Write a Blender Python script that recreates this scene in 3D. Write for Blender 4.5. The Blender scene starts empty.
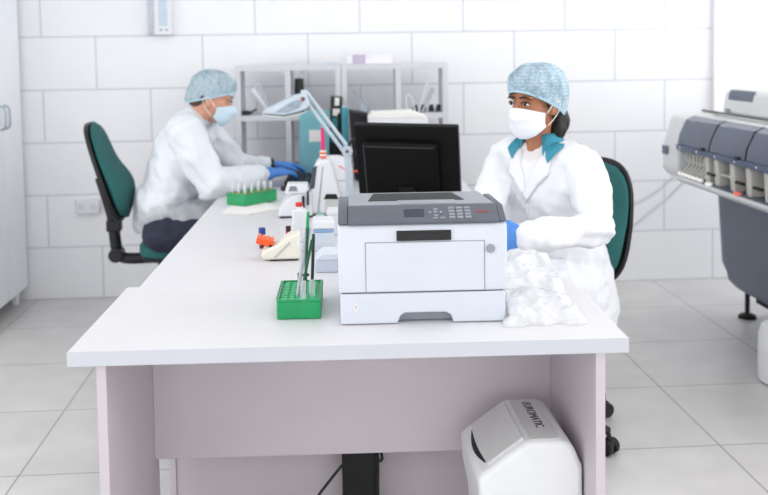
import bpy, bmesh, math, random
from mathutils import Vector as V, Matrix, noise
from mathutils.bvhtree import BVHTree
random.seed(7)
SC = bpy.context.scene
COL = SC.collection
PI = math.pi

# ------------------------------------------------------------------ camera
CH, CF, CYAW, CPIT, CROLL, CSY = 1.3981, 976.2, .0699, -.0671, -.0147, -131.6
fw = V((math.sin(CYAW)*math.cos(CPIT), math.cos(CYAW)*math.cos(CPIT), math.sin(CPIT)))
_r = V((math.cos(CYAW), -math.sin(CYAW), 0)); _u = _r.cross(fw)
CR = _r*math.cos(CROLL)+_u*math.sin(CROLL); CU = -_r*math.sin(CROLL)+_u*math.cos(CROLL)
CC = V((0, 0, CH))
cd = bpy.data.cameras.new('camera'); cam = bpy.data.objects.new('camera', cd); COL.objects.link(cam)
m4 = Matrix((CR, CU, -fw)).transposed().to_4x4(); m4.translation = CC
cam.matrix_world = m4
cd.sensor_width = 36; cd.lens = CF/768*36; cd.shift_y = CSY/768; cd.clip_start = .05
cd.dof.use_dof = True; cd.dof.focus_distance = 2.55; cd.dof.aperture_fstop = 3.4
SC.camera = cam
def ray(x, y): return fw+CR*((x-384)/CF)-CU*((y-247.5-CSY)/CF)
def at(x, y, Y):                       # the point at world depth Y seen at a pixel of the survey photo
    d = ray(x, y); return CC+d*(Y/d.y)
def onz(x, y, z=.75):
    d = ray(x, y); return CC+d*((z-CH)/d.z)
DR = -.0337                            # the benches stand turned by this much
def D(x, y, z=0):
    c, s = math.cos(DR), math.sin(DR); return V((x*c-y*s, x*s+y*c, z))
TOP = .75

# ------------------------------------------------------------------ materials
def lin(c): return tuple(((v/255)/12.92 if v/255 <= .04045 else ((v/255+.055)/1.055)**2.4) for v in c)+(1,)
MATS = {}
def mat(name, rgb, rough=.5, metal=0, var=.04, scale=14, bump=0, bscale=90, alpha=1, trans=0, sheen=0, emit=0, ior=1.45, stretch=None, rgb2=None, spec=.5, sss=0):
    if name in MATS: return MATS[name]
    m = bpy.data.materials.new(name); m.use_nodes = True; MATS[name] = m
    nt = m.node_tree; N = nt.nodes; L = nt.links; b = N['Principled BSDF']
    tc = N.new('ShaderNodeTexCoord'); mp = N.new('ShaderNodeMapping'); L.new(tc.outputs['Object'], mp.inputs[0])
    if stretch: mp.inputs['Scale'].default_value = stretch
    nz = N.new('ShaderNodeTexNoise'); nz.inputs['Scale'].default_value = scale; nz.inputs['Detail'].default_value = 4
    L.new(mp.outputs[0], nz.inputs['Vector'])
    cr = N.new('ShaderNodeValToRGB'); c = lin(rgb)
    if rgb2: c2 = lin(rgb2); c1 = c
    else: c1 = tuple(min(1, v*(1-var)) for v in c[:3])+(1,); c2 = tuple(min(1, v*(1+var)) for v in c[:3])+(1,)
    cr.color_ramp.elements[0].color = c1; cr.color_ramp.elements[1].color = c2
    cr.color_ramp.elements[0].position = .36; cr.color_ramp.elements[1].position = .64
    L.new(nz.outputs['Fac'], cr.inputs[0]); L.new(cr.outputs[0], b.inputs['Base Color'])
    b.inputs['Roughness'].default_value = rough; b.inputs['Metallic'].default_value = metal
    b.inputs['Alpha'].default_value = alpha; b.inputs['Transmission Weight'].default_value = trans; b.inputs['IOR'].default_value = ior
    b.inputs['Sheen Weight'].default_value = sheen; b.inputs['Specular IOR Level'].default_value = spec
    if sss: b.inputs['Subsurface Weight'].default_value = sss; b.inputs['Subsurface Scale'].default_value = .01
    if emit: L.new(cr.outputs[0], b.inputs['Emission Color']); b.inputs['Emission Strength'].default_value = emit
    if bump:
        n2 = N.new('ShaderNodeTexNoise'); n2.inputs['Scale'].default_value = bscale; n2.inputs['Detail'].default_value = 5
        L.new(mp.outputs[0], n2.inputs['Vector'])
        bp = N.new('ShaderNodeBump'); bp.inputs['Strength'].default_value = bump; bp.inputs['Distance'].default_value = .01
        L.new(n2.outputs['Fac'], bp.inputs['Height']); L.new(bp.outputs[0], b.inputs['Normal'])
    return m
def brickmat(name, tile, tile2, grout, w, h, off, ox, oy, vertical, rough, mortar, bump=.3, cloud=.04, spec=.5):
    m = bpy.data.materials.new(name); m.use_nodes = True; nt = m.node_tree; N = nt.nodes; L = nt.links; b = N['Principled BSDF']
    tc = N.new('ShaderNodeTexCoord'); sp = N.new('ShaderNodeSeparateXYZ'); L.new(tc.outputs['Object'], sp.inputs[0])
    cb = N.new('ShaderNodeCombineXYZ')
    def sub(sock, v):
        a = N.new('ShaderNodeMath'); a.operation = 'SUBTRACT'; a.inputs[1].default_value = v; L.new(sock, a.inputs[0]); return a.outputs[0]
    L.new(sub(sp.outputs['X'], ox), cb.inputs[0]); L.new(sub(sp.outputs['Z' if vertical else 'Y'], oy), cb.inputs[1])
    br = N.new('ShaderNodeTexBrick'); br.offset = off; br.offset_frequency = 2; br.squash = 1
    br.inputs['Scale'].default_value = 1; br.inputs['Brick Width'].default_value = w; br.inputs['Row Height'].default_value = h
    br.inputs['Mortar Size'].default_value = mortar; br.inputs['Mortar Smooth'].default_value = .1; br.inputs['Bias'].default_value = 0
    br.inputs['Color1'].default_value = lin(tile); br.inputs['Color2'].default_value = lin(tile2); br.inputs['Mortar'].default_value = lin(grout)
    L.new(cb.outputs[0], br.inputs['Vector'])
    nz = N.new('ShaderNodeTexNoise'); nz.inputs['Scale'].default_value = 5; nz.inputs['Detail'].default_value = 8; L.new(tc.outputs['Object'], nz.inputs['Vector'])
    mr = N.new('ShaderNodeMapRange'); mr.inputs[1].default_value = .3; mr.inputs[2].default_value = .7; mr.inputs[3].default_value = 1-cloud; mr.inputs[4].default_value = 1+cloud
    L.new(nz.outputs['Fac'], mr.inputs[0])
    mx = N.new('ShaderNodeMix'); mx.data_type = 'RGBA'; mx.blend_type = 'MULTIPLY'; mx.inputs[0].default_value = 1
    L.new(br.outputs['Color'], mx.inputs[6]); L.new(mr.outputs[0], mx.inputs[7]); L.new(mx.outputs[2], b.inputs['Base Color'])
    bp = N.new('ShaderNodeBump'); bp.inputs['Strength'].default_value = bump; bp.inputs['Distance'].default_value = .002; bp.invert = True
    L.new(br.outputs['Fac'], bp.inputs['Height']); L.new(bp.outputs[0], b.inputs['Normal'])
    b.inputs['Roughness'].default_value = rough; b.inputs['Specular IOR Level'].default_value = spec
    return m
WHITE = mat('white_laminate', (222, 221, 224), .38, var=.012, scale=6)
PANEL = mat('panel_laminate', (207, 199, 205), .5, var=.015, scale=6)
CABW = mat('cabinet_laminate', (243, 245, 249), .45, var=.012)
PLW = mat('white_plastic', (230, 231, 236), .35, var=.012)
PRW = mat('printer_white', (212, 217, 227), .38, var=.01)
PRG = mat('printer_grey', (150, 155, 164), .42, var=.02)
PRD = mat('printer_dark_grey', (92, 97, 108), .42, var=.03)
BLK = mat('black_plastic', (22, 22, 25), .4, var=.1)
BLKM = mat('black_matt', (14, 14, 16), .6, var=.1)
SCRN = mat('dark_screen', (52, 60, 74), .12, var=.15)
GREENP = mat('green_plastic', (24, 152, 92), .35, var=.05)
GREEND = mat('green_dark_plastic', (14, 84, 58), .35, var=.1)
HOLE = mat('rack_hole_green', (8, 84, 50), .5, var=.05)
TEALF = mat('teal_upholstery', (40, 99, 98), .8, var=.12, scale=300, bump=.25, bscale=600)
NAVY = mat('navy_cloth', (44, 48, 66), .8, var=.15, scale=30, bump=.3)
GOWN = mat('white_gown', (226, 231, 236), .7, var=.025, scale=8, bump=.25, bscale=18)
COAT = mat('white_coat', (236, 238, 242), .75, var=.015, scale=10, bump=.15, bscale=25)
SHIRT = mat('white_shirt', (240, 238, 240), .8, var=.02, bump=.1)
TEALC = mat('teal_cotton', (62, 148, 172), .8, var=.06, scale=60, bump=.2)
GLOVE = mat('blue_nitrile', (72, 134, 212), .42, var=.1, scale=40, bump=.25, bscale=120)
SKIN_D = mat('brown_skin', (176, 118, 88), .5, var=.06, scale=25, sss=.08)
SKIN_L = mat('light_skin', (214, 158, 132), .5, var=.06, scale=25, sss=.08)
HAIR = mat('black_hair', (26, 20, 20), .55, var=.3, scale=50, stretch=(1, 1, .1))
HAIRB = mat('brown_hair', (92, 66, 50), .6, var=.3, scale=50)
MASKW = mat('mask_white', (236, 238, 244), .8, var=.02, bump=.1)
MASKB = mat('mask_pale_blue', (206, 226, 238), .8, var=.03, bump=.1)
def capmat(name, c1, c2, c3):
    m = bpy.data.materials.new(name); m.use_nodes = True; nt = m.node_tree; N = nt.nodes; L = nt.links; b = N['Principled BSDF']
    tc = N.new('ShaderNodeTexCoord')
    wv = N.new('ShaderNodeTexWave'); wv.bands_direction = 'Z'; wv.inputs['Scale'].default_value = 27; wv.inputs['Distortion'].default_value = 9; wv.inputs['Detail'].default_value = 3; wv.inputs['Detail Scale'].default_value = 5
    L.new(tc.outputs['Object'], wv.inputs['Vector'])
    cr = N.new('ShaderNodeValToRGB'); cr.color_ramp.elements[0].color = lin(c1); cr.color_ramp.elements[1].color = lin(c2)
    L.new(wv.outputs['Fac'], cr.inputs[0])
    nz = N.new('ShaderNodeTexNoise'); nz.inputs['Scale'].default_value = 16; nz.inputs['Detail'].default_value = 6; L.new(tc.outputs['Object'], nz.inputs['Vector'])
    mr = N.new('ShaderNodeMapRange'); mr.inputs[1].default_value = .5; mr.inputs[2].default_value = .75; mr.inputs[3].default_value = 0; mr.inputs[4].default_value = .8; L.new(nz.outputs['Fac'], mr.inputs[0])
    mx = N.new('ShaderNodeMix'); mx.data_type = 'RGBA'; L.new(mr.outputs[0], mx.inputs[0]); L.new(cr.outputs[0], mx.inputs[6]); mx.inputs[7].default_value = lin(c3)
    L.new(mx.outputs[2], b.inputs['Base Color']); b.inputs['Roughness'].default_value = .75
    bp = N.new('ShaderNodeBump'); bp.inputs['Strength'].default_value = .5; bp.inputs['Distance'].default_value = .004; L.new(wv.outputs['Fac'], bp.inputs['Height']); L.new(bp.outputs[0], b.inputs['Normal'])
    return m
CAPW = capmat('cap_blue_mesh', (154, 184, 202), (208, 226, 236), (98, 126, 146))
CAPM = capmat('cap_pale_mesh', (148, 172, 184), (200, 217, 225), (98, 122, 136))
BAND = mat('cap_band', (176, 208, 224), .8, var=.08, scale=120)
STEEL = mat('brushed_steel', (176, 186, 196), .35, .7, var=.05)
LAMPG = mat('lamp_grey_enamel', (198, 209, 219), .35, .1, var=.04)
CLEAR = mat('clear_plastic', (240, 246, 250), .08, alpha=.28, var=.01)
GLASS = mat('clear_glass', (236, 244, 250), .03, alpha=.2, var=.01)
FROST = mat('frosted_plastic', (226, 236, 246), .3, alpha=.7, var=.02)
BLUEB = mat('pale_blue_plastic', (150, 184, 220), .35, alpha=.85, var=.04)
ORANGE = mat('orange_plastic', (240, 88, 34), .4, var=.06)
RED = mat('red_plastic', (205, 44, 48), .4, var=.06)
PINK = mat('magenta_plastic', (226, 40, 120), .4, var=.05)
BLUEC = mat('blue_cap_plastic', (36, 62, 150), .4, var=.06)
TEALP = mat('teal_card', (122, 184, 192), .55, var=.05, scale=10)
TEALT = mat('teal_translucent', (70, 160, 176), .4, var=.06)
PAPER = mat('white_paper', (238, 236, 232), .85, var=.02)
SILV = mat('shelf_laminate', (216, 217, 222), .5, var=.012)
ANW = mat('analyzer_white', (226, 228, 228), .4, var=.012)
ANB = mat('analyzer_beige', (208, 206, 200), .45, var=.02)
ANC = mat('analyzer_blue_cover', (78, 88, 110), .12, var=.05, scale=5)
ANR = mat('analyzer_blue_rail', (80, 94, 122), .4, var=.05)
ANP = mat('analyzer_grey_panel', (96, 106, 122), .42, var=.025, scale=4)
LEDW = mat('lit_indicator', (255, 255, 250), .4, emit=1.2, var=0)
LEDR = mat('lit_red_indicator', (255, 130, 110), .4, emit=1.0, var=0)
PURP = mat('mauve_card', (200, 188, 208), .7, var=.06)
BINW = mat('bin_white_plastic', (236, 238, 240), .4, var=.012)
BING = mat('bin_grey_plastic', (214, 215, 214), .45, var=.015)
INK = mat('grey_ink', (84, 88, 98), .6, var=.05)
UVT = mat('pale_tube_glass', (196, 212, 226), .25, var=.03)
EYEW = mat('eye_white', (226, 220, 216), .3, var=.02)
EYEB = mat('dark_iris', (34, 22, 18), .15, var=.1)
CREAM = mat('cream_plastic', (232, 228, 216), .4, var=.02)
def bagmat():
    m = bpy.data.materials.new('clear_polythene'); m.use_nodes = True; nt = m.node_tree; N = nt.nodes; L = nt.links; b = N['Principled BSDF']
    tc = N.new('ShaderNodeTexCoord'); nz = N.new('ShaderNodeTexNoise'); nz.inputs['Scale'].default_value = 9; nz.inputs['Detail'].default_value = 5; nz.inputs['Distortion'].default_value = 1.2
    L.new(tc.outputs['Object'], nz.inputs['Vector'])
    b.inputs['Base Color'].default_value = lin((246, 247, 249)); b.inputs['Roughness'].default_value = .16; b.inputs['Specular IOR Level'].default_value = .8
    mr = N.new('ShaderNodeMapRange'); mr.inputs[1].default_value = .35; mr.inputs[2].default_value = .65; mr.inputs[3].default_value = .42; mr.inputs[4].default_value = .75
    L.new(nz.outputs['Fac'], mr.inputs[0]); L.new(mr.outputs[0], b.inputs['Alpha'])
    bp = N.new('ShaderNodeBump'); bp.inputs['Strength'].default_value = .4; bp.inputs['Distance'].default_value = .012
    n2 = N.new('ShaderNodeTexNoise'); n2.inputs['Scale'].default_value = 26; n2.inputs['Detail'].default_value = 4; n2.inputs['Distortion'].default_value = 2
    L.new(tc.outputs['Object'], n2.inputs['Vector']); L.new(n2.outputs['Fac'], bp.inputs['Height']); L.new(bp.outputs[0], b.inputs['Normal'])
    return m
BAG = bagmat()

# ------------------------------------------------------------------ mesh helpers
def rootmat(o):
    M = Matrix.Identity(4)
    while o is not None:
        M = o.matrix_basis @ M; o = o.parent
    return M
def ortho(n):
    n = n.normalized(); a = V((0, 0, 1)) if abs(n.z) < .9 else V((1, 0, 0))
    s = a.cross(n).normalized(); return s, n.cross(s)
class MB:
    def __init__(s): s.bm = bmesh.new()
    def box(s, x0, x1, y0, y1, z0, z1, M=None):
        vs = [V((x, y, z)) for z in (z0, z1) for y in (y0, y1) for x in (x0, x1)]
        if M is not None: vs = [M @ v for v in vs]
        v = [s.bm.verts.new(p) for p in vs]
        for f in ((0, 2, 3, 1), (4, 5, 7, 6), (0, 1, 5, 4), (2, 6, 7, 3), (0, 4, 6, 2), (1, 3, 7, 5)): s.bm.faces.new([v[i] for i in f])
        return s
    def prism(s, poly, axis, a, b, M=None):
        def mk(u, w, t): return {'x': V((t, u, w)), 'y': V((u, t, w)), 'z': V((u, w, t))}[axis]
        A = [mk(u, w, a) for u, w in poly]; B = [mk(u, w, b) for u, w in poly]
        if M is not None: A = [M @ p for p in A]; B = [M @ p for p in B]
        A = [s.bm.verts.new(p) for p in A]; B = [s.bm.verts.new(p) for p in B]; n = len(A)
        s.bm.faces.new(A); s.bm.faces.new(B[::-1])
        for i in range(n): s.bm.faces.new([A[i], B[i], B[(i+1) % n], A[(i+1) % n]])
        return s
    def loft(s, pts, radii, side=None, seg=16, dome=True):
        pts = [V(p) for p in pts]; n = len(pts); R = [(r, r) if not isinstance(r, (tuple, list)) else r for r in radii]
        T = []
        for i in range(n):
            t = pts[min(i+1, n-1)]-pts[max(i-1, 0)]; T.append(t.normalized())
        fr = []; s0, b0 = ortho(T[0])
        if side is not None: s0 = V(side)
        for i in range(n):
            q = (V(side) if side is not None else s0); q = (q-T[i]*q.dot(T[i]))
            q = q.normalized() if q.length > 1e-6 else ortho(T[i])[0]
            s0 = q; fr.append((q, T[i].cross(q)))
        rings = []
        def ring(c, sd, b, ra, rb): return [s.bm.verts.new(c+sd*(ra*math.cos(2*PI*k/seg))+b*(rb*math.sin(2*PI*k/seg))) for k in range(seg)]
        def end(i, sign, order):
            c = pts[i]; sd, b = fr[i]; ra, rb = R[i]; h = min(ra, rb)
            out = []
            for a in (.35, .65, .88):
                k = math.cos(a*PI/2); out.append(ring(c+T[i]*(sign*h*math.sin(a*PI/2)), sd, b, ra*k, rb*k))
            return out
        if dome: rings += end(0, -1, 0)[::-1]
        for i in range(n): rings.append(ring(pts[i], fr[i][0], fr[i][1], *R[i]))
        if dome: rings += end(n-1, 1, 0)
        for A, B in zip(rings, rings[1:]):
            for k in range(seg): s.bm.faces.new([A[k], A[(k+1) % seg], B[(k+1) % seg], B[k]])
        s.bm.faces.new(rings[0][::-1]); s.bm.faces.new(rings[-1])
        return s
    def cyl(s, p, q, r, r2=None, seg=20): return s.loft([p, q], [r, r if r2 is None else r2], seg=seg, dome=False)
    def tube(s, pts, r, seg=8, sub=6):
        P = [V(p) for p in pts]
        if len(P) > 2 and sub > 1:
            out = []
            for i in range(len(P)-1):
                a = P[max(i-1, 0)]; b = P[i]; c = P[i+1]; d = P[min(i+2, len(P)-1)]
                for k in range(sub):
                    t = k/sub; out.append(.5*((2*b)+(c-a)*t+(2*a-5*b+4*c-d)*t*t+(3*b-3*c+d-a)*t**3))
            out.append(P[-1]); P = out
        return s.loft(P, [r]*len(P), seg=seg, dome=False)
    def ell(s, c, r, M=None, seg=20, rings=12):
        c = V(c); mm = Matrix.Diagonal((r[0], r[1], r[2], 1)); R = M.to_4x4() if M is not None else Matrix.Identity(4)
        bmesh.ops.create_uvsphere(s.bm, u_segments=seg, v_segments=rings, radius=1, matrix=Matrix.Translation(c) @ R @ mm); return s
    def lathe(s, c, prof, seg=24):
        c = V(c); rings = []
        for r, z in prof: rings.append([s.bm.verts.new(c+V((r*math.cos(2*PI*k/seg), r*math.sin(2*PI*k/seg), z))) for k in range(seg)])
        for A, B in zip(rings, rings[1:]):
            for k in range(seg): s.bm.faces.new([A[k], A[(k+1) % seg], B[(k+1) % seg], B[k]])
        s.bm.faces.new(rings[0][::-1]); s.bm.faces.new(rings[-1]); return s
    def build(s, name, m, parent=None, w=False, smooth=True, bevel=0, seg=2, angle=35):
        bmesh.ops.remove_doubles(s.bm, verts=s.bm.verts, dist=1e-6)
        bmesh.ops.recalc_face_normals(s.bm, faces=s.bm.faces)
        me = bpy.data.meshes.new(name); s.bm.to_mesh(me); s.bm.free()
        if w and parent is not None: me.transform(rootmat(parent).inverted())
        me.materials.append(m)
        o = bpy.data.objects.new(name, me); COL.objects.link(o)
        if parent is not None: o.parent = parent
        if smooth:
            me.shade_smooth()
            try: me.set_sharp_from_angle(angle=math.radians(angle))
            except Exception: pass
        if bevel:
            b = o.modifiers.new('bevel', 'BEVEL'); b.width = bevel; b.segments = seg; b.limit_method = 'ANGLE'; b.angle_limit = math.radians(angle)
            b.harden_normals = False
        return o
def bake(o):
    dg = bpy.context.evaluated_depsgraph_get(); dg.update()
    me = bpy.data.meshes.new_from_object(o.evaluated_get(dg)); o.modifiers.clear(); old = o.data; o.data = me
    me.name = old.name; bpy.data.meshes.remove(old); return o
def fuse(mb, name, m, parent, voxel=.008, smooth=6, fn=None, w=True):
    o = mb.build(name, m, parent, w=w)
    r = o.modifiers.new('r', 'REMESH'); r.mode = 'VOXEL'; r.voxel_size = voxel
    sm = o.modifiers.new('s', 'SMOOTH'); sm.factor = .5; sm.iterations = smooth
    bake(o); me = o.data
    if fn:
        nn = [v.normal.copy() for v in me.vertices]; R = rootmat(parent) if parent is not None else Matrix.Identity(4)
        for v, n in zip(me.vertices, nn): v.co += n*fn(R @ v.co, n)
    me.shade_smooth(); 
    if not me.materials: me.materials.append(m)
    return o
def thing(name, label, cat, loc=(0, 0, 0), rz=0, group=None):
    o = bpy.data.objects.new(name, None); COL.objects.link(o); o.location = loc; o.rotation_euler = (0, 0, rz); o.empty_display_size = .05
    return tag(o, label, cat, group)
def tag(o, label, cat, group=None):
    o['label'] = label; o['category'] = cat
    if group: o['group'] = group
    return o
def struct(o): o['kind'] = 'structure'; return o
def copy_tree(o, parent=None):
    c = o.copy(); COL.objects.link(c); c.parent = parent
    for ch in list(o.children): copy_tree(ch, c)
    return c
def text(name, s, size, m, parent, M, ext=.0006, font_scale=(1, 1)):
    cu = bpy.data.curves.new(name, 'FONT'); cu.body = s; cu.size = size; cu.extrude = ext; cu.align_x = 'CENTER'; cu.align_y = 'CENTER'
    o = bpy.data.objects.new(name, cu); COL.objects.link(o); dg = bpy.context.evaluated_depsgraph_get(); dg.update()
    me = bpy.data.meshes.new_from_object(o.evaluated_get(dg)); bpy.data.objects.remove(o); bpy.data.curves.remove(cu)
    me.transform(M @ Matrix.Diagonal((font_scale[0], font_scale[1], 1, 1))); me.materials.clear(); me.materials.append(m)
    o = bpy.data.objects.new(name, me); COL.objects.link(o); o.parent = parent; return o
def fbm(p, sc, oct=3):
    p = V((p.x*sc[0], p.y*sc[1], p.z*sc[2])); a = 0; k = 1
    for i in range(oct): a += k*noise.noise(p); p = p*2.03; k *= .5
    return a
def ridge(p, sc): 
    p = V((p.x*sc[0], p.y*sc[1], p.z*sc[2])); return (1-abs(noise.noise(p))*2)

# ------------------------------------------------------------------ setting
WALLY = 5.646
FLOORM = brickmat('floor_tile', (208, 206, 205), (213, 210, 208), (152, 150, 150), .6, .6, 0, -1.0108, 3.2467-6, False, .32, .0032, .25, .07)
WALLM = brickmat('wall_tile', (240, 241, 244), (242, 243, 245), (188, 193, 204), .6, .3, .5, -1.5371-6, 0, True, .3, .0032, .3, .01)
PAINT = mat('white_paint', (240, 240, 240), .8, var=.01)
XL, XR, YF, ZC = -2.3, 4.2, -5.5, 3.1
struct(MB().box(XL, XR, YF, WALLY, -.06, 0).build('floor', FLOORM, smooth=False))
struct(MB().box(XL-.1, XR+.1, WALLY, WALLY+.1, -.06, ZC).build('wall_back', WALLM, smooth=False))
wl = MB(); wl.box(XL-.1, XL, YF, WALLY, -.06, .3).box(XL-.1, XL, YF, WALLY, 2.8, ZC).box(XL-.1, XL, YF, -1.5, .3, 2.8).box(XL-.1, XL, 4.4, WALLY, .3, 2.8)
struct(wl.build('wall_left', PAINT, smooth=False))
w3 = MB()
for y in (-1.5, .4, 2.4, 4.34): w3.box(XL-.08, XL-.02, y, y+.06, .3, 2.8)
for z in (.3, 2.74): w3.box(XL-.079, XL-.021, -1.5, 4.4, z, z+.06)
struct(w3.build('added_window_left', PLW, smooth=False))  # unseen window, added to brighten the lower left wall and desk panels
wfm = MB(); wfm.box(XL-.1, XR+.1, YF-.1, YF, -.06, .3).box(XL-.1, XR+.1, YF-.1, YF, 2.7, ZC).box(XL-.1, XL+.4, YF-.1, YF, .3, 2.7).box(XR-.5, XR+.1, YF-.1, YF, .3, 2.7)
struct(wfm.build('wall_front', PAINT, smooth=False))
w2 = MB()
for x in (XL+.4, -.6, 1.0, 2.4, XR-.56): w2.box(x, x+.06, YF-.08, YF-.02, .3, 2.7)
for z in (.3, 2.64): w2.box(XL+.4, XR-.5, YF-.079, YF-.021, z, z+.06)
struct(w2.build('added_window_front', PLW, smooth=False))  # unseen window behind the camera, added to give more frontal light
struct(MB().box(XL-.1, XR+.1, YF-.1, WALLY+.1, ZC, ZC+.1).build('ceiling', PAINT, smooth=False))
wr = MB(); wr.box(XR, XR+.1, YF, WALLY, -.06, .8).box(XR, XR+.1, YF, WALLY, 2.8, ZC).box(XR, XR+.1, YF, .2, .8, 2.8).box(XR, XR+.1, 5.3, WALLY, .8, 2.8)
struct(wr.build('wall_right', PAINT, smooth=False))
wf = MB()
for y0, y1 in ((.2, .26), (1.9, 1.96), (3.6, 3.66), (5.24, 5.3)): wf.box(XR+.02, XR+.08, y0, y1, .8, 2.8)
for z0, z1 in ((.8, .86), (2.74, 2.8)): wf.box(XR+.021, XR+.079, .2, 5.3, z0, z1)
win = struct(wf.build('window_1', PLW, smooth=False))
# white cable duct on the back wall beside the analyzer
a0 = at(711.5, 100, WALLY); a1 = at(727, 100, WALLY)
struct(MB().box(a0.x, a1.x, WALLY-.035, WALLY-.0005, .95, ZC).build('trim_1', mat('duct_white', (248, 248, 250), .4, var=.005), bevel=.004))

# ------------------------------------------------------------------ benches
fd = thing('desk', 'white front desk with thick top and recessed modesty panel carrying the printer', 'desk', D(0, 0, 0), DR)
FX0, FX1, FY0, FY1 = -.6245, .6162, 2.1186, 2.7058
MB().box(FX0, FX1, FY0+.002, FY1, TOP-.033, TOP).build('desktop', WHITE, fd, bevel=.0015)
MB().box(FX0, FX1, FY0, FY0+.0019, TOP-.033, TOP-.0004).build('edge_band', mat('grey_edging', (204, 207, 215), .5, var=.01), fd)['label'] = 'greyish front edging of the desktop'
for x0 in (-.566, .545): MB().box(x0, x0+.0215, FY0+.012, FY1-.03, 0, TOP-.0332).build('side_panel', PANEL, fd, bevel=.001)
MB().box(-.5443, .5448, 2.62, 2.638, .292, TOP-.0332).build('modesty_panel', PANEL, fd, bevel=.001)
for x in (-.538, .538): MB().box(x-.006, x+.006, 2.22, 2.24, TOP-.047, TOP-.0332).build('bracket', STEEL, fd)

bd = thing('desk', 'long white bench running back from the front desk to the shelving', 'desk', D(0, 0, 0), DR)
BX0, BX1 = -.592, .56
MB().box(BX0, BX1, FY1+.001, 5.46, TOP-.033, TOP-.0005).build('desktop', WHITE, bd, bevel=.002)
for y in (2.76, 5.40):
    MB().box(-.535, -.515, y, y+.02, 0, TOP-.0335).build('leg', PANEL, bd, bevel=.001)
    MB().box(.48, .5, y, y+.02, 0, TOP-.0335).build('leg', PANEL, bd, bevel=.001)
MB().box(-.5148, .4798, 2.765, 2.783, .02, TOP-.0335).build('end_panel', PANEL, bd, bevel=.001)
# black cable spine and cables under the desk
c = at(360, 470, 2.73)
sp = thing('cable_column', 'black cable column standing under the front desk', 'cable column', (c.x, 2.69, 0), DR)
MB().box(-.052, .052, -.025, .025, .02, TOP-.036).build('column', BLKM, sp, bevel=.003)
MB().box(-.075, .075, -.03, .045, 0, .0198).build('foot', BLKM, sp, bevel=.003)
cb = MB().tube([at(343, 464, 2.652), at(331, 479, 2.65), at(318, 496, 2.64), at(300, 522, 2.62), V((.0, 2.6, .006)), V((-.1, 2.55, .006))], .0042)
tag(cb.build('cable', BLK), 'black cable slanting down to the left of the black column', 'cable')
cb = MB().tube([at(378, 446, 2.652)+V((0, 0, .01)), at(381, 452, 2.65), at(382, 459, 2.65), at(379, 461, 2.65), at(377, 455, 2.651), at(378, 470, 2.65), at(377, 495, 2.65), at(377, 540, 2.65)], .0042)
tag(cb.build('cable', BLK), 'black cable looped at the right edge of the black column', 'cable')

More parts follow.
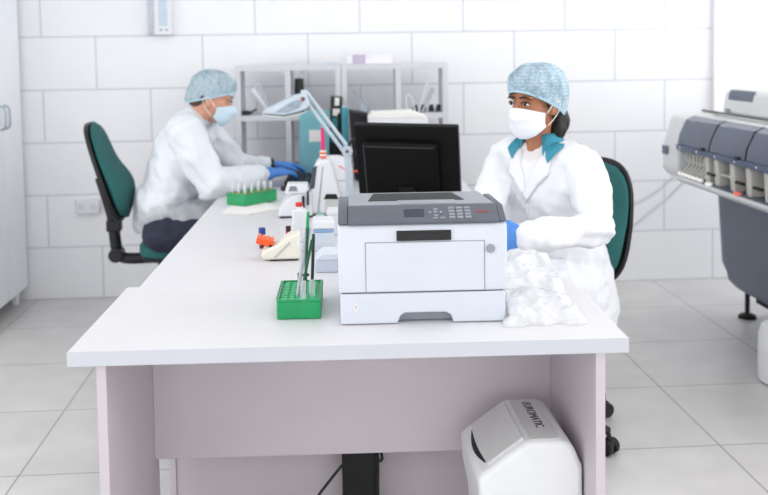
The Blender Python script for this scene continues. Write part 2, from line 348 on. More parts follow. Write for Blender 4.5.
# ------------------------------------------------------------------ waste bin
def bin_():
    n0 = at(527, 441, 2.22); n1 = at(571, 437, 2.22)
    x0 = at(480, 479, 2.22).x; xa = n0.x; xb = n1.x; xr = at(581, 480, 2.22).x; z1 = n0.z; z0 = at(480, 479, 2.22).z
    t = thing('waste_bin', 'white swing-top waste bin with slanted grey flap under the desk', 'waste bin', ((x0+xr)/2, 2.36, 0), 0)
    L = lambda x: x
    Y0, Y1 = 2.215, 2.50
    body = MB(); 
    rings = []
    for z, ins in ((0.0, .03), (.02, .024), (z0-.1, .006), (z0-.09, .005)):
        pts = []
        rr = .035
        for cx, cy, a0 in ((xr-ins-rr, Y0+ins+rr, -PI/2), (xr-ins-rr, Y1-ins-rr, 0), (x0+ins+rr, Y1-ins-rr, PI/2), (x0+ins+rr, Y0+ins+rr, PI)):
            for k in range(6):
                a = a0+k*PI/10; pts.append(body.bm.verts.new((cx+rr*math.cos(a), cy+rr*math.sin(a), z)))
        rings.append(pts)
    for A, B in zip(rings, rings[1:]):
        for k in range(len(A)): body.bm.faces.new([A[k], A[(k+1) % len(A)], B[(k+1) % len(A)], B[k]])
    body.bm.faces.new(rings[0][::-1]); body.bm.faces.new(rings[-1])
    body.build('body', BINW, t, w=True)
    # lid: chamfered hood, front gable leaning back slightly
    prof = [(x0+.012, z0-.13), (x0-.001, z0-.06), (x0-.006, z0+.005), (xa-.004, z1-.003), (xa+.006, z1), (xb-.02, z1), (xb+.004, z1-.012), (xr+.003, z0+.02), (xr+.004, z0-.06), (xr, z0-.13)]
    lid = MB().prism(prof, 'y', Y0-.003, Y1+.003)
    lid.build('lid', BINW, t, w=True, bevel=.014, seg=3, angle=25)
    # grey swing flap with curved slot, lying on the sloping side
    dx, dz = xa-x0, z1-z0; ln = math.hypot(dx, dz); ux, uz = dx/ln, dz/ln; nx, nz_ = -uz, ux
    def sl(s, y, h): return V((x0+ux*s*ln+nx*h, y, z0+uz*s*ln+nz_*h))
    fl = MB(); ys = [Y0+.022+(Y1-Y0-.044)*k/12 for k in range(13)]
    for h in (.002, .005): 
        pass
    def arc(y): return .24-.05*math.sin(PI*(y-ys[0])/(ys[-1]-ys[0]))*.9
    top = [[fl.bm.verts.new(sl(s, y, h)) for y in ys] for s, h in ((None, 0),)] if False else None
    lo = [fl.bm.verts.new(sl(arc(y), y, .012)) for y in ys]; hi = [fl.bm.verts.new(sl(.97, y, .007)) for y in ys]
    lo2 = [fl.bm.verts.new(sl(arc(y), y, -.004)) for y in ys]; hi2 = [fl.bm.verts.new(sl(.97, y, -.004)) for y in ys]
    for k in range(12):
        fl.bm.faces.new([lo[k], lo[k+1], hi[k+1], hi[k]]); fl.bm.faces.new([lo2[k], hi2[k], hi2[k+1], lo2[k+1]])
        fl.bm.faces.new([lo[k], lo2[k], lo2[k+1], lo[k+1]]); fl.bm.faces.new([hi[k], hi[k+1], hi2[k+1], hi2[k]])
    fl.bm.faces.new([lo[0], hi[0], hi2[0], lo2[0]]); fl.bm.faces.new([lo[-1], lo2[-1], hi2[-1], hi[-1]])
    fp = fl.build('flap', BING, t, w=True)
    st = MB()
    A = [st.bm.verts.new(sl(arc(y)-.004, y, .0072)) for y in ys[1:-1]]; B = [st.bm.verts.new(sl(arc(y)-.1*math.sin(PI*(y-ys[0])/(ys[-1]-ys[0]))-.004, y, .0072)) for y in ys[1:-1]]
    A2 = [st.bm.verts.new(sl(arc(y)-.004, y, -.002)) for y in ys[1:-1]]; B2 = [st.bm.verts.new(sl(arc(y)-.1*math.sin(PI*(y-ys[0])/(ys[-1]-ys[0]))-.004, y, -.002)) for y in ys[1:-1]]
    for k in range(len(A)-1):
        st.bm.faces.new([A[k], B[k], B[k+1], A[k+1]]); st.bm.faces.new([A2[k], A2[k+1], B2[k+1], B2[k]]); st.bm.faces.new([A[k], A[k+1], A2[k+1], A2[k]]); st.bm.faces.new([B[k], B2[k], B2[k+1], B[k+1]])
    st.build('slot', BLKM, t, w=True)
    # grey top plate with lettering
    MB().box(xa+.008, xb-.022, Y0+.012, Y1-.012, z1-.003, z1+.0015).build('top_plate', BING, t, w=True, bevel=.001)
    R = rootmat(t).inverted() @ Matrix.Translation(((xa+xb)/2-.004, (Y0+Y1)/2+.022, z1+.0018)) @ Matrix.Rotation(-PI/2, 4, 'Z')
    text('lettering', 'EUROMATIC', .038, mat('dark_ink', (52, 55, 64), .6), t, R, font_scale=(.8, .8))
bin_()

# ------------------------------------------------------------------ printer
pr = thing('printer', 'white laser printer with dark grey control panel on the front desk', 'printer', D(-.0275, 2.272, TOP), DR)
PW, PD = .393, .385
tr = MB(); tr.prism([(0, .002), (.135, .002), (.142, .02), (.152, .027), (.25, .027), (.262, .02), (.268, .002), (PW-.001, .002), (PW-.001, .0745), (0, .0745)], 'y', 0, .03); tr.box(0, PW-.001, .03, PD-.02, .002, .0745)
tray = tr.build('paper_tray', PRW, pr, bevel=.003)
MB().box(.13, .275, .029, .0305, .003, .03).build('tray_recess', PRG, tray)
MB().box(.033, .041, -.0006, .002, .034, .052).build('level_mark', PAPER, tray)
text('tray_number', '1', .013, BLK, tray, Matrix.Translation((.037, -.0008, .043)) @ Matrix.Rotation(PI/2, 4, 'X'))
MB().box(.004, PW-.005, .004, PD-.02, .0735, .0775).build('seam', PRD, pr)
MB().prism([(.0, .077), (.0, .225), (.008, .238), (PD, .238), (PD, .077)], 'x', -.003, PW+.004).build('housing', PRW, pr, bevel=.005, seg=3)
dr_ = MB(); dr_.box(.062, .342, -.0022, .004, .079, .196); door = dr_.build('front_door', PRW, pr, bevel=.002)
lm = MB(); 
for b in ((.0605, .0622, .079, .1975), (.3418, .3435, .079, .1975), (.0605, .3435, .196, .1975)): lm.box(b[0], b[1], -.0016, .002, b[2], b[3])
lm.build('door_gap', PRG, pr)
MB().box(.135, .264, -.006, .01, .2, .224).build('door_handle', BLK, pr, bevel=.002)
MB().cyl((.357, -.0015, .178), (.357, -.005, .178), .0105).build('release_button', PRG, pr, bevel=.001)
# control panel wedge
cp = MB().prism([(-.001, .2395), (.0, .246), (.058, .274), (.075, .274), (.075, .2395)], 'x', .022, PW-.014).build('control_panel', PRD, pr, bevel=.002)
for x0, x1 in ((-.002, .0215), (PW-.0135, PW+.003)): MB().prism([(.004, .2395), (.004, .245), (.06, .272), (.28, .266), (.28, .2395)], 'x', x0, x1).build('side_cap', PRD, pr, bevel=.003)
sl_ = math.atan2(.028, .058)
CPM = Matrix.Translation((0, 0.0, .246)) @ Matrix.Rotation(sl_, 4, 'X')
MB().box(.155, .203, .018, .047, .0, .0012, CPM).build('screen', SCRN, cp)
bt = [(.222+dx*.0, 0) for dx in ()]
for x, y, w_, h_ in [(.214, .03, .006, .006), (.226, .044, .01, .005), (.226, .018, .01, .005), (.226, .031, .008, .008), (.24, .03, .006, .006), (.222, .008, .012, .004), (.24, .008, .012, .004)]:
    MB().box(x, x+w_, y, y+h_, 0, .0018, CPM).build('button', PRG, cp)
for i in range(3):
    for j in range(4): MB().box(.262+i*.019, .276+i*.019, .008+j*.0125, .0155+j*.0125, 0, .0018, CPM).build('key', PRG, cp)
MB().box(.328, .358, .03, .038, 0, .001, CPM).build('status_mark', mat('dull_red_print', (140, 72, 76), .5), cp)
tp = MB().prism([(.0752, .2385), (.0752, .2735), (PD, .258), (PD, .2385)], 'x', .022, PW-.014)
tc_ = tp.build('top_cover', PRG, pr, bevel=.003)
TM = Matrix.Translation((0, .0752, .2735)) @ Matrix.Rotation(math.atan2(-.0155, PD-.0752), 4, 'X')
MB().prism([(.072, .09), (.315, .09), (.302, .275), (.09, .275)], 'z', -.004, .0012, TM).build('output_slot', BLKM, tc_)
MB().prism([(.15, .002), (.285, .002), (.29, .085), (.145, .085)], 'z', -.004, .002, TM).build('output_stop', PRG, tc_, bevel=.0008)

# ------------------------------------------------------------------ polythene bag
def bag():
    bm = bmesh.new(); n = 110
    FL, FR, BR, BL = V((.352, 2.225, 0)), V((.553, 2.235, 0)), V((.535, 2.60, 0)), V((.374, 2.60, 0))
    def crease(x, y, k):
        a = k*1.7; p = V((x*math.cos(a)-y*math.sin(a), x*math.sin(a)+y*math.cos(a), k*3.1)); p.x *= .55
        return 1-2*abs(noise.noise(p))
    top = []; bot = []
    for j in range(n+1):
        v = j/n; rt = []; rb = []
        for i in range(n+1):
            u = i/n
            wu = .012*noise.noise(V((v*5, 3, 0)))*(u-.2)*2; wv = .03*noise.noise(V((u*4, 9, 0)))*(1-v)+.008*noise.noise(V((u*11, 2, 0)))
            P = (FL.lerp(FR, u)).lerp(BL.lerp(BR, u), v); x = P.x+wu; y = P.y+wv
            if y > 2.262: x = max(x, .3735)
            edge = min(1, min(u, 1-u)*9)**.6*min(1, v*14)**.6*min(1, (1-v)*9)**.7
            h = (.016+.088*min(1, v/.85)**1.15)*(1-.25*abs(u-.45))
            h += (.010*crease(x*14, y*14, 1)+.009*crease(x*20, y*20, 2)+.003*crease(x*38, y*38, 3)+.001*crease(x*70, y*70, 4))-.006
            z = TOP+.0012+max(.0006, h)*edge
            q = D(x, y, z); rt.append(bm.verts.new(q)); rb.append(bm.verts.new((q.x, q.y, TOP+.0008)))
        top.append(rt); bot.append(rb)
    for j in range(n):
        for i in range(n):
            bm.faces.new([top[j][i], top[j][i+1], top[j+1][i+1], top[j+1][i]]); bm.faces.new([bot[j][i], bot[j+1][i], bot[j+1][i+1], bot[j][i+1]])
    for k in range(n):
        bm.faces.new([top[0][k], bot[0][k], bot[0][k+1], top[0][k+1]]); bm.faces.new([top[n][k], top[n][k+1], bot[n][k+1], bot[n][k]])
        bm.faces.new([top[k][0], top[k+1][0], bot[k+1][0], bot[k][0]]); bm.faces.new([top[k][n], bot[k][n], bot[k+1][n], top[k+1][n]])
    mb = MB(); mb.bm.free(); mb.bm = bm
    tag(mb.build('plastic_bag', BAG, angle=40), 'crumpled clear polythene bag beside the printer on the front desk', 'bag')
bag()

# ------------------------------------------------------------------ racks
def rack(label, loc, rz, name='tube_rack', nx=5, ny=9, W=.107, Dp=.205, H=.048):
    t = thing(name, label, 'rack', loc, rz)
    MB().box(-W/2, W/2, -Dp/2, Dp/2, 0, H-.004).build('body', GREENP, t, bevel=.004, seg=3)
    r = MB(); e = .006
    for a, b, c_, d in ((-W/2, W/2, -Dp/2, -Dp/2+e), (-W/2, W/2, Dp/2-e, Dp/2), (-W/2, -W/2+e, -Dp/2+e, Dp/2-e), (W/2-e, W/2, -Dp/2+e, Dp/2-e)): r.box(a, b, c_, d, H-.005, H+.001)
    r.build('rim', GREENP, t, bevel=.0015)
    h = MB(); ring = MB(); spots = []
    for i in range(nx):
        for j in range(ny):
            x = -W/2+e+.004+(W-2*e-.008)*(i+.5)/nx; y = -Dp/2+e+.004+(Dp-2*e-.008)*(j+.5)/ny; spots.append((x, y))
            h.cyl((x, y, H-.005), (x, y, H-.0032), .0058, seg=14)
    h.build('holes', HOLE, t)
    for x, y in spots: ring.lathe((x, y, H-.0045), [(.0064, 0), (.0082, .0), (.0078, .0034), (.0066, .0034)], 14)
    ring.build('hole_rims', mat('rack_rim_green', (52, 184, 118), .35, var=.05), t)
    return t, spots, H
rl = D(-.129, 2.437, TOP)
frack, fs, FH = rack('green tube rack in front of the printer holding long pipettes', rl, DR)
def stick(name, label, cat, p0, p1, parts):
    p0 = V(p0); p1 = V(p1); t = thing(name, label, cat, p0); d = (p1-p0)
    for pn, a, b, r0, r1, m in parts: MB().cyl(d*a, d*b, r0, r1, 14).build(pn, m, t, bevel=min(r0, r1)*.3)
    return t
zr = TOP+.041
stick('pipette', 'grey graduated pipette leaning left in the green rack before the printer', 'pipette', onz(297, 297, zr), at(308, 228, 2.56), [('tube', 0, .62, .0042, .0062, mat('grey_translucent', (188, 194, 202), .25, alpha=.85)), ('handle', .62, 1, .0072, .0085, mat('grey_plastic', (172, 176, 184), .4))])
stick('pipette', 'tall dark green stick upright in the green rack before the printer', 'stick', onz(305, 296, zr), at(308, 212, 2.5), [('shaft', 0, .8, .0042, .0042, GREEND), ('tip', .8, 1, .0046, .0036, GREENP)])
stick('pipette', 'green stick leaning right and touching the black-green one in front rack', 'stick', onz(300, 300, zr), at(312, 240, 2.47), [('shaft', 0, 1, .0036, .0036, GREEND)])
stick('pipette', 'nearly black stick with green tip on right of front green rack', 'stick', onz(312, 290, zr), at(313.5, 234, 2.52), [('shaft', 0, .9, .0042, .0042, mat('black_green', (20, 44, 36), .4)), ('tip', .9, 1, .0046, .004, GREEND)])
stick('test_tube', 'short clear tube in front green rack below the black clip', 'test tube', onz(303, 302, zr), onz(303, 302, zr)+V((.002, .004, .052)), [('glass', 0, 1, .0075, .0075, CLEAR)])
stick('test_tube', 'pale green glass tube in front green rack at base of the black stick', 'test tube', onz(312, 298, zr), onz(312, 298, zr)+V((.001, .002, .045)), [('glass', 0, 1, .0075, .0075, CLEAR)])
cl = MB(); p = at(303, 275, 2.47); cl.box(p.x-.012, p.x+.016, p.y-.003, p.y+.003, p.z-.003, p.z+.003).box(p.x-.014, p.x-.009, p.y-.004, p.y+.004, p.z-.014, p.z+.006)
tag(cl.build('clip', BLK, bevel=.001), 'small black clip gripping the sticks above the front rack', 'clip')
# far rack with blood tubes, standing on paper
p = onz(222, 214); 
pp = MB().prism([(onz(222, 213.5).x, onz(222, 213.5).y), (onz(248, 215).x, onz(248, 215).y), (onz(281, 209).x, onz(281, 209).y), (onz(262, 201).x, onz(262, 201).y), (onz(234, 203).x, onz(234, 203).y)], 'z', TOP+.0002, TOP+.0035)
tag(pp.build('paper_sheet', PAPER, smooth=False), 'white paper sheets lying under the green rack of blood tubes', 'paper')
c0 = (onz(227, 205.5)+onz(273.5, 200.3))/2
ang = math.atan2(.15, .12)
m_ = onz(244.5, 206.5, TOP+.004); u_ = V((math.cos(ang), math.sin(ang), 0)); w_ = V((-u_.y, u_.x, 0))
brl = m_+u_*.1025+w_*.05
brack, bs, BH = rack('green tube rack beside the seated man filled with small blood tubes', (brl.x, brl.y, TOP+.0036), ang-PI/2)
tube0 = None; R = rootmat(brack)
for j in range(9):
    for i in (0, 2, 4) if j % 2 == 0 else (1, 3):
        x, y = bs[i*9+j]; q = R @ V((x, y, BH-.0035))
        if tube0 is None:
            t = thing('blood_tube', 'small clear blood tube with pale cap standing in the far green rack', 'test tube', q, 0, 'blood tubes in the far rack')
            MB().cyl((0, 0, 0), (0, 0, .03), .0055, seg=10).build('glass', FROST, t); MB().cyl((0, 0, .0), (0, 0, .012), .0058, seg=10).build('sample', mat('amber_sample', (206, 160, 110), .4), t)
            MB().cyl((0, 0, .03), (0, 0, .038), .0065, seg=10).build('cap', mat('pale_cap', (226, 222, 224), .4), t); tube0 = t
        else: copy_tree(tube0).location = q

# ------------------------------------------------------------------ small bench devices
def small():
    # mini vortex with orange block
    o = onz(280, 262); t = thing('mixer', 'small cream bench mixer carrying the orange tube block', 'mixer', (o.x, o.y+.05, TOP))
    sc = 976/3.08
    body = MB().prism([(-.055, .004), (-.058, .028), (-.04, .04), (-.01, .05), (.03, .078), (.062, .085), (.062, .004)], 'y', -.04, .05)
    body.build('body', CREAM, t, bevel=.009, seg=3)
    MB().box(-.03, .055, -.035, .045, 0, .0042).build('foot', BLK, t)
    MB().prism([(-.02, .012), (.03, .06), (.034, .056), (-.014, .01)], 'y', -.0415, -.0395).build('groove', mat('warm_grey', (190, 188, 182), .5), t)
    o2 = t.location
    ob = thing('tube_block', 'orange tube block slanting on the cream mixer', 'tube block', (o2.x-.047, o2.y+.005, TOP+.046))
    M = Matrix.Rotation(.25, 4, 'Y')
    MB().box(-.03, .024, -.035, .035, 0.002, .02, M).build('body', ORANGE, ob, bevel=.003)
    rb = MB()
    for k in range(4): rb.box(-.026+k*.013, -.019+k*.013, -.03, .03, .0195, .024, M)
    rb.build('ribs', mat('light_orange', (250, 128, 60), .4), ob)
    MB().cyl((.018, -.037, .0), (.018, -.0335, .0), .005).build('knob', BLK, ob)
    v = onz(261.5, 250); vp = V((at(261.5, 244, 3.17).x, 3.22, TOP))
    t = thing('vial', 'blue-capped vial standing behind the orange tube block', 'vial', vp)
    MB().cyl((0, 0, 0), (0, 0, .045), .01).build('glass', mat('maroon_liquid', (96, 30, 40), .3), t); MB().cyl((0, 0, .045), (0, 0, .068), .0115).build('cap', BLUEC, t, bevel=.001)
    q = at(288.5, 238, 3.16)
    t = thing('vial', 'red and black capped vial standing right of the orange block', 'vial', (q.x, 3.16, TOP))
    hz = at(288.5, 226, 3.16).z-TOP
    MB().cyl((0, 0, 0), (0, 0, hz-.04), .008).build('glass', mat('rosy_plastic', (226, 176, 170), .4), t); MB().cyl((0, 0, hz-.04), (0, 0, hz-.018), .0085).build('band', RED, t); MB().cyl((0, 0, hz-.018), (0, 0, hz), .0085).build('cap', mat('dark_maroon', (60, 24, 34), .4), t)
    # bottle with red cap
    a = at(300, 240, 3.3); t = thing('bottle', 'squarish clear bottle with small red cap beside the microscope', 'bottle', (a.x, 3.32, TOP))
    MB().box(-.026, .026, -.022, .022, 0, .112).build('body', mat('bottle_frost', (236, 240, 244), .3, alpha=.85), t, bevel=.007, seg=3)
    MB().cyl((-.001, 0, .112), (-.001, 0, .12), .014).build('neck', PLW, t); MB().cyl((-.001, 0, .118), (-.001, 0, .134), .0125).build('cap', RED, t, bevel=.003)
    # pale blue boxes
    a = onz(316, 273); b = onz(341, 273); t = thing('storage_box', 'pale grey plastic box with chamfered lid touching the printer side', 'box', D(-.094, 2.88, TOP), DR)
    MB().box(-.01, .06, -.05, .06, 0, .038).build('body', mat('box_grey', (198, 206, 220), .4), t, bevel=.003)
    MB().prism([(-.012, .038), (.008, .055), (.062, .055), (.062, .038)], 'y', -.052, .06).build('lid', mat('box_lid', (216, 224, 234), .35), t, bevel=.002)
    a = onz(314, 252); t = thing('storage_box', 'translucent blue box with white lid behind the pale grey box', 'box', (a.x, a.y+.05, TOP))
    MB().box(.0, .065, -.05, .05, 0, .062).build('body', FROST, t, bevel=.003)
    MB().box(-.001, .066, -.051, .051, .0622, .074).build('band', BLUEB, t, bevel=.002); MB().box(-.003, .068, -.053, .053, .0742, .1).build('lid', PLW, t, bevel=.004)
    a = at(320, 214, 3.36); t = thing('pipette_tip_holder', 'small clear cup with green tip standing behind the white-lidded box', 'cup', (a.x, 3.38, TOP))
    hz = at(320, 215, 3.38).z-TOP
    MB().lathe((0, 0, 0), [(.012, 0), (.014, .03), (.017, hz)]).build('cup', FROST, t); MB().cyl((0, 0, hz+.0005), (0, 0, hz+.018), .005, .002).build('tip', mat('mint', (120, 200, 160), .4), t)
    t = thing('reagent_carton', 'white carton standing between the microscope and the printer top', 'box', (at(336, 215, 3.45).x, 3.46, TOP), DR)
    MB().box(-.03, .05, -.05, .05, 0, .07).build('body', PLW, t, bevel=.003); MB().box(-.032, .052, -.052, .052, .0702, .085).build('lid', PLW, t, bevel=.003)
small()

# ------------------------------------------------------------------ microscope-like analyser
def scope():
    Y = 3.86; o = onz(305, 217); t = thing('microscope', 'white bench microscope with slanted tower and black focus rods', 'microscope', (at(308, 217, Y).x, Y, TOP))
    def pt(x, y): q = at(x, y, Y); return (q.x-t.location.x, max(q.z-TOP, .0068))
    pb = [pt(278.5, 218), pt(278.5, 212), pt(281.5, 204), pt(286.5, 197.5), pt(294, 192.5), pt(304, 190), pt(312, 190), pt(313, 219)]
    pb = [(x, max(z, .006)) for x, z in pb]
    MB().prism(pb, 'y', -.07, .09).build('base', PLW, t, bevel=.014, seg=4)
    MB().box(pb[0][0]+.008, .13, -.065, .085, 0, .0065).build('foot', BLK, t, bevel=.002)
    tw = [pt(304, 221), pt(309, 190), pt(314, 168), pt(318, 159), pt(330, 158), pt(334, 164), pt(340, 190), pt(344, 221)]
    tw = [(x, max(z, .007)) for x, z in tw]
    tower = MB().prism(tw, 'y', -.055, .07).build('tower', PLW, t, bevel=.012, seg=3)
    MB().prism([pt(325, 219), pt(325, 196), pt(327, 193), pt(336, 193), pt(338, 196), pt(338, 219)], 'y', -.057, -.054).build('recess', mat('recess_grey', (196, 202, 198), .5), tower, bevel=.001)
    MB().prism([pt(323.5, 197), pt(326, 192), pt(336, 192), pt(338, 197)], 'y', -.0585, -.0545).build('recess_lip', BLK, tower)
    MB().prism([pt(309.5, 188), pt(312.5, 166), pt(317, 164), pt(314.5, 186)], 'y', -.058, -.0545).build('vent', mat('vent_grey', (70, 78, 90), .3), tower)
    MB().prism([pt(317, 222), pt(322, 165), pt(323, 165), pt(319, 222)], 'y', -.0575, -.0545).build('seam', mat('seam_grey', (168, 172, 180), .5), tower)
    st = MB().prism([pt(285, 191), pt(288, 181.5), pt(308, 181.5), pt(309, 191)], 'y', -.075, -.003).build('stage', PLW, t, bevel=.003)
    MB().prism([pt(289, 188.5), pt(290.5, 183.5), pt(296.5, 183.5), pt(298, 188.5)], 'y', -.077, -.074).build('slide_window', mat('grey_window', (128, 136, 142), .3), st)
    q0 = pt(283.5, 187); MB().ell((q0[0], -.04, q0[1]), (.011, .02, .012)).build('knob', BLK, t)
    for x, y0, y1, r in ((303.5, 193, 211, .0055), (308, 188, 202, .004)):
        a = pt(x, y1); b = pt(x, y0); MB().cyl((a[0], -.082, a[1]), (b[0], -.082, b[1]), r).build('rod', BLK, t, bevel=.001)
        MB().box(a[0]-.003, a[0]+.003, -.082, -.05, (a[1]+b[1])/2-.003, (a[1]+b[1])/2+.003).build('rod_bracket', BLK, t)
    topz = pt(324, 158)[1]+TOP+.001
    px = at(323, 153, Y).x
    t2 = thing('tape_roll', 'orange and white striped tape roll on top of the microscope tower', 'tape', (px, Y, topz))
    for k in range(4): MB().lathe((0, 0, k*.0075), [(.0125, 0), (.0135, .001), (.0135, .006), (.0125, .0072)]).build('band', (ORANGE, PAPER, ORANGE, CREAM)[k], t2)
    e = at(322, 128, Y); t3 = thing('marker', 'magenta marker standing in the orange tape roll', 'marker', (px, Y, topz+.031))
    hz = e.z-topz-.031
    MB().cyl((0, 0, 0), (.0, 0, hz*.75), .0075).build('barrel', PINK, t3); MB().cyl((0, 0, hz*.75), (-.002, 0, hz), .007, .006).build('cap', mat('deep_pink', (206, 24, 104), .35), t3)
scope()

# ------------------------------------------------------------------ keyboard, monitor, lamp
kb = thing('keyboard', "black keyboard under the man's gloved hands", 'keyboard', (-.075, 4.86, TOP), DR+PI/2)
MB().prism([(-.075, .002), (.075, .002), (.075, .026), (-.075, .014)], 'x', -.2, .2, Matrix.Rotation(0, 4, 'Z')).build('base', BLK, kb, bevel=.003)
k0 = None
for r_ in range(5):
    for c_ in range(15):
        if k0 is None: k0 = MB().box(-.011, .011, -.011, .011, 0, .007).build('key', mat('key_black', (40, 40, 44), .4), kb, bevel=.002); o = k0
        else: o = k0.copy(); COL.objects.link(o)
        o.location = (-.182+c_*.026, -.055+r_*.0275, .0155+r_*.0022)
def monitor():
    Y = 3.75; c = at(408, 160, Y); a = .30
    wz = .405; hz = .30; BLK = mat('monitor_black', (8, 8, 10), .5, var=.1, spec=.22)
    t = thing('monitor', 'black monitor seen from behind rising above the printer', 'monitor', (c.x, Y, TOP), -a)
    tilt = Matrix.Translation((0, 0, c.z-TOP)) @ Matrix.Rotation(.33, 4, 'X') @ Matrix.Rotation(math.radians(1.2), 4, 'Y')
    scr = MB().box(-wz/2, wz/2, -.018, .018, -hz/2, hz/2, tilt).build('housing', BLK, t, bevel=.006, seg=3)
    MB().box(-wz/2+.04, wz/2-.075, -.05, -.0175, -hz/2+.01, hz/2-.06, tilt).build('back_cover', mat('black_ribbed', (7, 7, 8), .55, var=.1, spec=.2), scr, bevel=.012, seg=3)
    ln = MB(); ln.box(-wz/2+.04, -wz/2+.0425, -.0515, -.0495, -hz/2+.015, hz/2-.066, tilt).box(-wz/2+.05, wz/2-.09, -.0512, -.0495, hz/2-.076, hz/2-.073, tilt); ln.build('seam', mat('dark_grey_line', (70, 70, 74), .4), scr)
    MB().box(-wz/2+.012, wz/2-.012, .0178, .019, -hz/2+.014, hz/2-.012, tilt).build('screen', SCRN, scr)
    MB().box(wz/2-.0005, wz/2+.001, -.012, .012, -hz/2+.01, hz/2-.008, tilt).build('side_trim', mat('navy_plastic', (40, 42, 74), .4), scr)
    MB().box(-.03, .03, -.03, -.012, .008, c.z-TOP-hz/2+.05).build('stand', BLK, t, bevel=.004)
    MB().lathe((0, -.02, 0), [(.12, 0), (.12, .006), (.04, .012)]).build('foot', BLK, t)
monitor()
def lamp():
    Y = 4.30
    b = at(350, 197, Y); j = at(347, 151, Y); e = at(303.5, 93, Y-.02)
    t = thing('magnifier_lamp', 'pale grey articulated magnifier lamp with double arm behind the printer', 'lamp', (b.x, Y, TOP))
    MB().lathe(t.location, [(.06, 0), (.06, .012), (.022, .022)]).build('base', LAMPG, t, w=True)
    V0 = V((b.x, Y, TOP+.02))
    MB().loft([V0, j], [(.013, .016)]*2, dome=False).build('lower_arm', LAMPG, t, w=True)
    d = (e-j).normalized(); n = V((-d.z, 0, d.x)).normalized()
    if n.z < 0: n = -n
    for k in (-1, 1): MB().cyl(j+n*(.013*k), e+n*(.012*k), .0085).build('arm_bar', LAMPG, t, w=True)
    MB().cyl(j+V((0, -.02, 0)), j+V((0, .02, 0)), .024).build('elbow_joint', LAMPG, t, w=True, bevel=.003)
    MB().cyl(j+V((0, -.0235, 0)), j+V((0, -.02, 0)), .007).build('joint_screw', mat('screw_red', (120, 60, 66), .4), t, w=True)
    MB().box(e.x-.012, e.x+.014, e.y-.02, e.y+.02, e.z-.045, e.z+.014).build('head_joint', LAMPG, t, w=True, bevel=.004)
    cw = MB().tube([j+V((.0, -.01, .01)), at(352, 140, Y), at(357, 139, Y), at(358, 148, Y), at(355, 156, Y)], .006); cw.build('cord', BLK, t, w=True)
    MB().tube([e+V((0, -.01, .01)), at(296, 95, Y-.03), at(289, 99, Y-.03), at(286, 105, Y-.03)], .006).build('head_cord', BLK, t, w=True)
    # lamp head: wedge-shaped hood hanging from the arm tip, pointing left
    def hp(x, y): q = at(x, y, Y); return (q.x, q.z)
    hood = MB().prism([hp(262, 112.5), hp(266, 109), hp(281, 102), hp(293, 95), hp(300, 93), hp(307, 95), hp(310, 103), hp(307, 108), hp(298, 111), hp(285, 114)], 'y', Y-.105, Y+.09).build('shade', LAMPG, t, w=True, bevel=.016, seg=3)
    MB().prism([hp(263, 113.5), hp(265, 113), hp(285, 115), hp(298, 112.3), hp(306, 110), hp(306, 111.5), hp(298, 114.2), hp(285, 116.6), hp(270, 116)], 'y', Y-.1, Y+.085).build('lens', mat('lens_glass', (200, 206, 204), .1), t, w=True, bevel=.003)
    MB().prism([hp(276, 111), hp(286, 104), hp(297, 99), hp(303, 100), hp(300, 106), hp(288, 111)], 'y', Y-.109, Y-.1045).build('hood_panel', mat('hood_grey', (150, 164, 178), .4, var=.12, scale=40), hood, w=True, bevel=.002)
    MB().cyl(at(303, 99, Y-.115), at(303, 99, Y-.1), .009).build('hood_screw', mat('screw_red', (120, 60, 66), .4), hood, w=True)
lamp()

# ------------------------------------------------------------------ shelving and its contents
SHY = 5.28
def shelf_unit(x0, x1, label, splits):
    z1 = at(340, 64.5, SHY).z; zm = at(341, 117, SHY).z; t = thing('shelving_unit', label, 'shelf', D((x0+x1)/2, SHY, TOP), DR)
    hw = (x1-x0)/2; th = .029; dp = .25; H = z1-TOP; hm = zm-TOP
    for s in (-1, 1): MB().box(min(s*hw, s*(hw-th)), max(s*hw, s*(hw-th)), 0, dp, 0, H).build('side_panel', SILV, t, bevel=.001)
    MB().box(-hw+th, hw-th, 0.0005, dp, H-th, H-.0002).build('top_board', SILV, t, bevel=.001); MB().box(-hw+th, hw-th, .0005, dp, .0005, th).build('bottom_board', SILV, t, bevel=.001)
    MB().box(-hw+th, hw-th, .0005, dp, hm-th/2, hm+th/2).build('shelf_board', SILV, t, bevel=.001)
    MB().box(splits-th/2, splits+th/2, .001, dp, hm+th/2, H-th).build('divider', SILV, t, bevel=.001); MB().box(splits-th/2, splits+th/2, .001, dp, th, hm-th/2).build('divider', SILV, t, bevel=.001)
    return zm+th/2, z1
def dx(px, y): q = at(px, y, SHY); return q.x*math.cos(-DR)-q.y*math.sin(-DR)
xa, xb, xc = dx(234.5, 90), dx(341.2, 90), dx(447.5, 90)
ZS, ZT = shelf_unit(xa, xb-.002, 'pale open shelving unit behind the magnifier lamp', dx(288, 90)-(xa+xb)/2)
shelf_unit(xb+.002, xc, 'pale open shelving unit behind the black monitor', dx(398, 90)-(xb+xc)/2)
def shp(px, py=110, dy=.07): q = at(px, py, SHY+dy); return V((q.x, SHY+dy+DR*q.x*1.0, ZS+.0005))
def hz(py, dy=.07): return at(340, py, SHY+dy).z-ZS
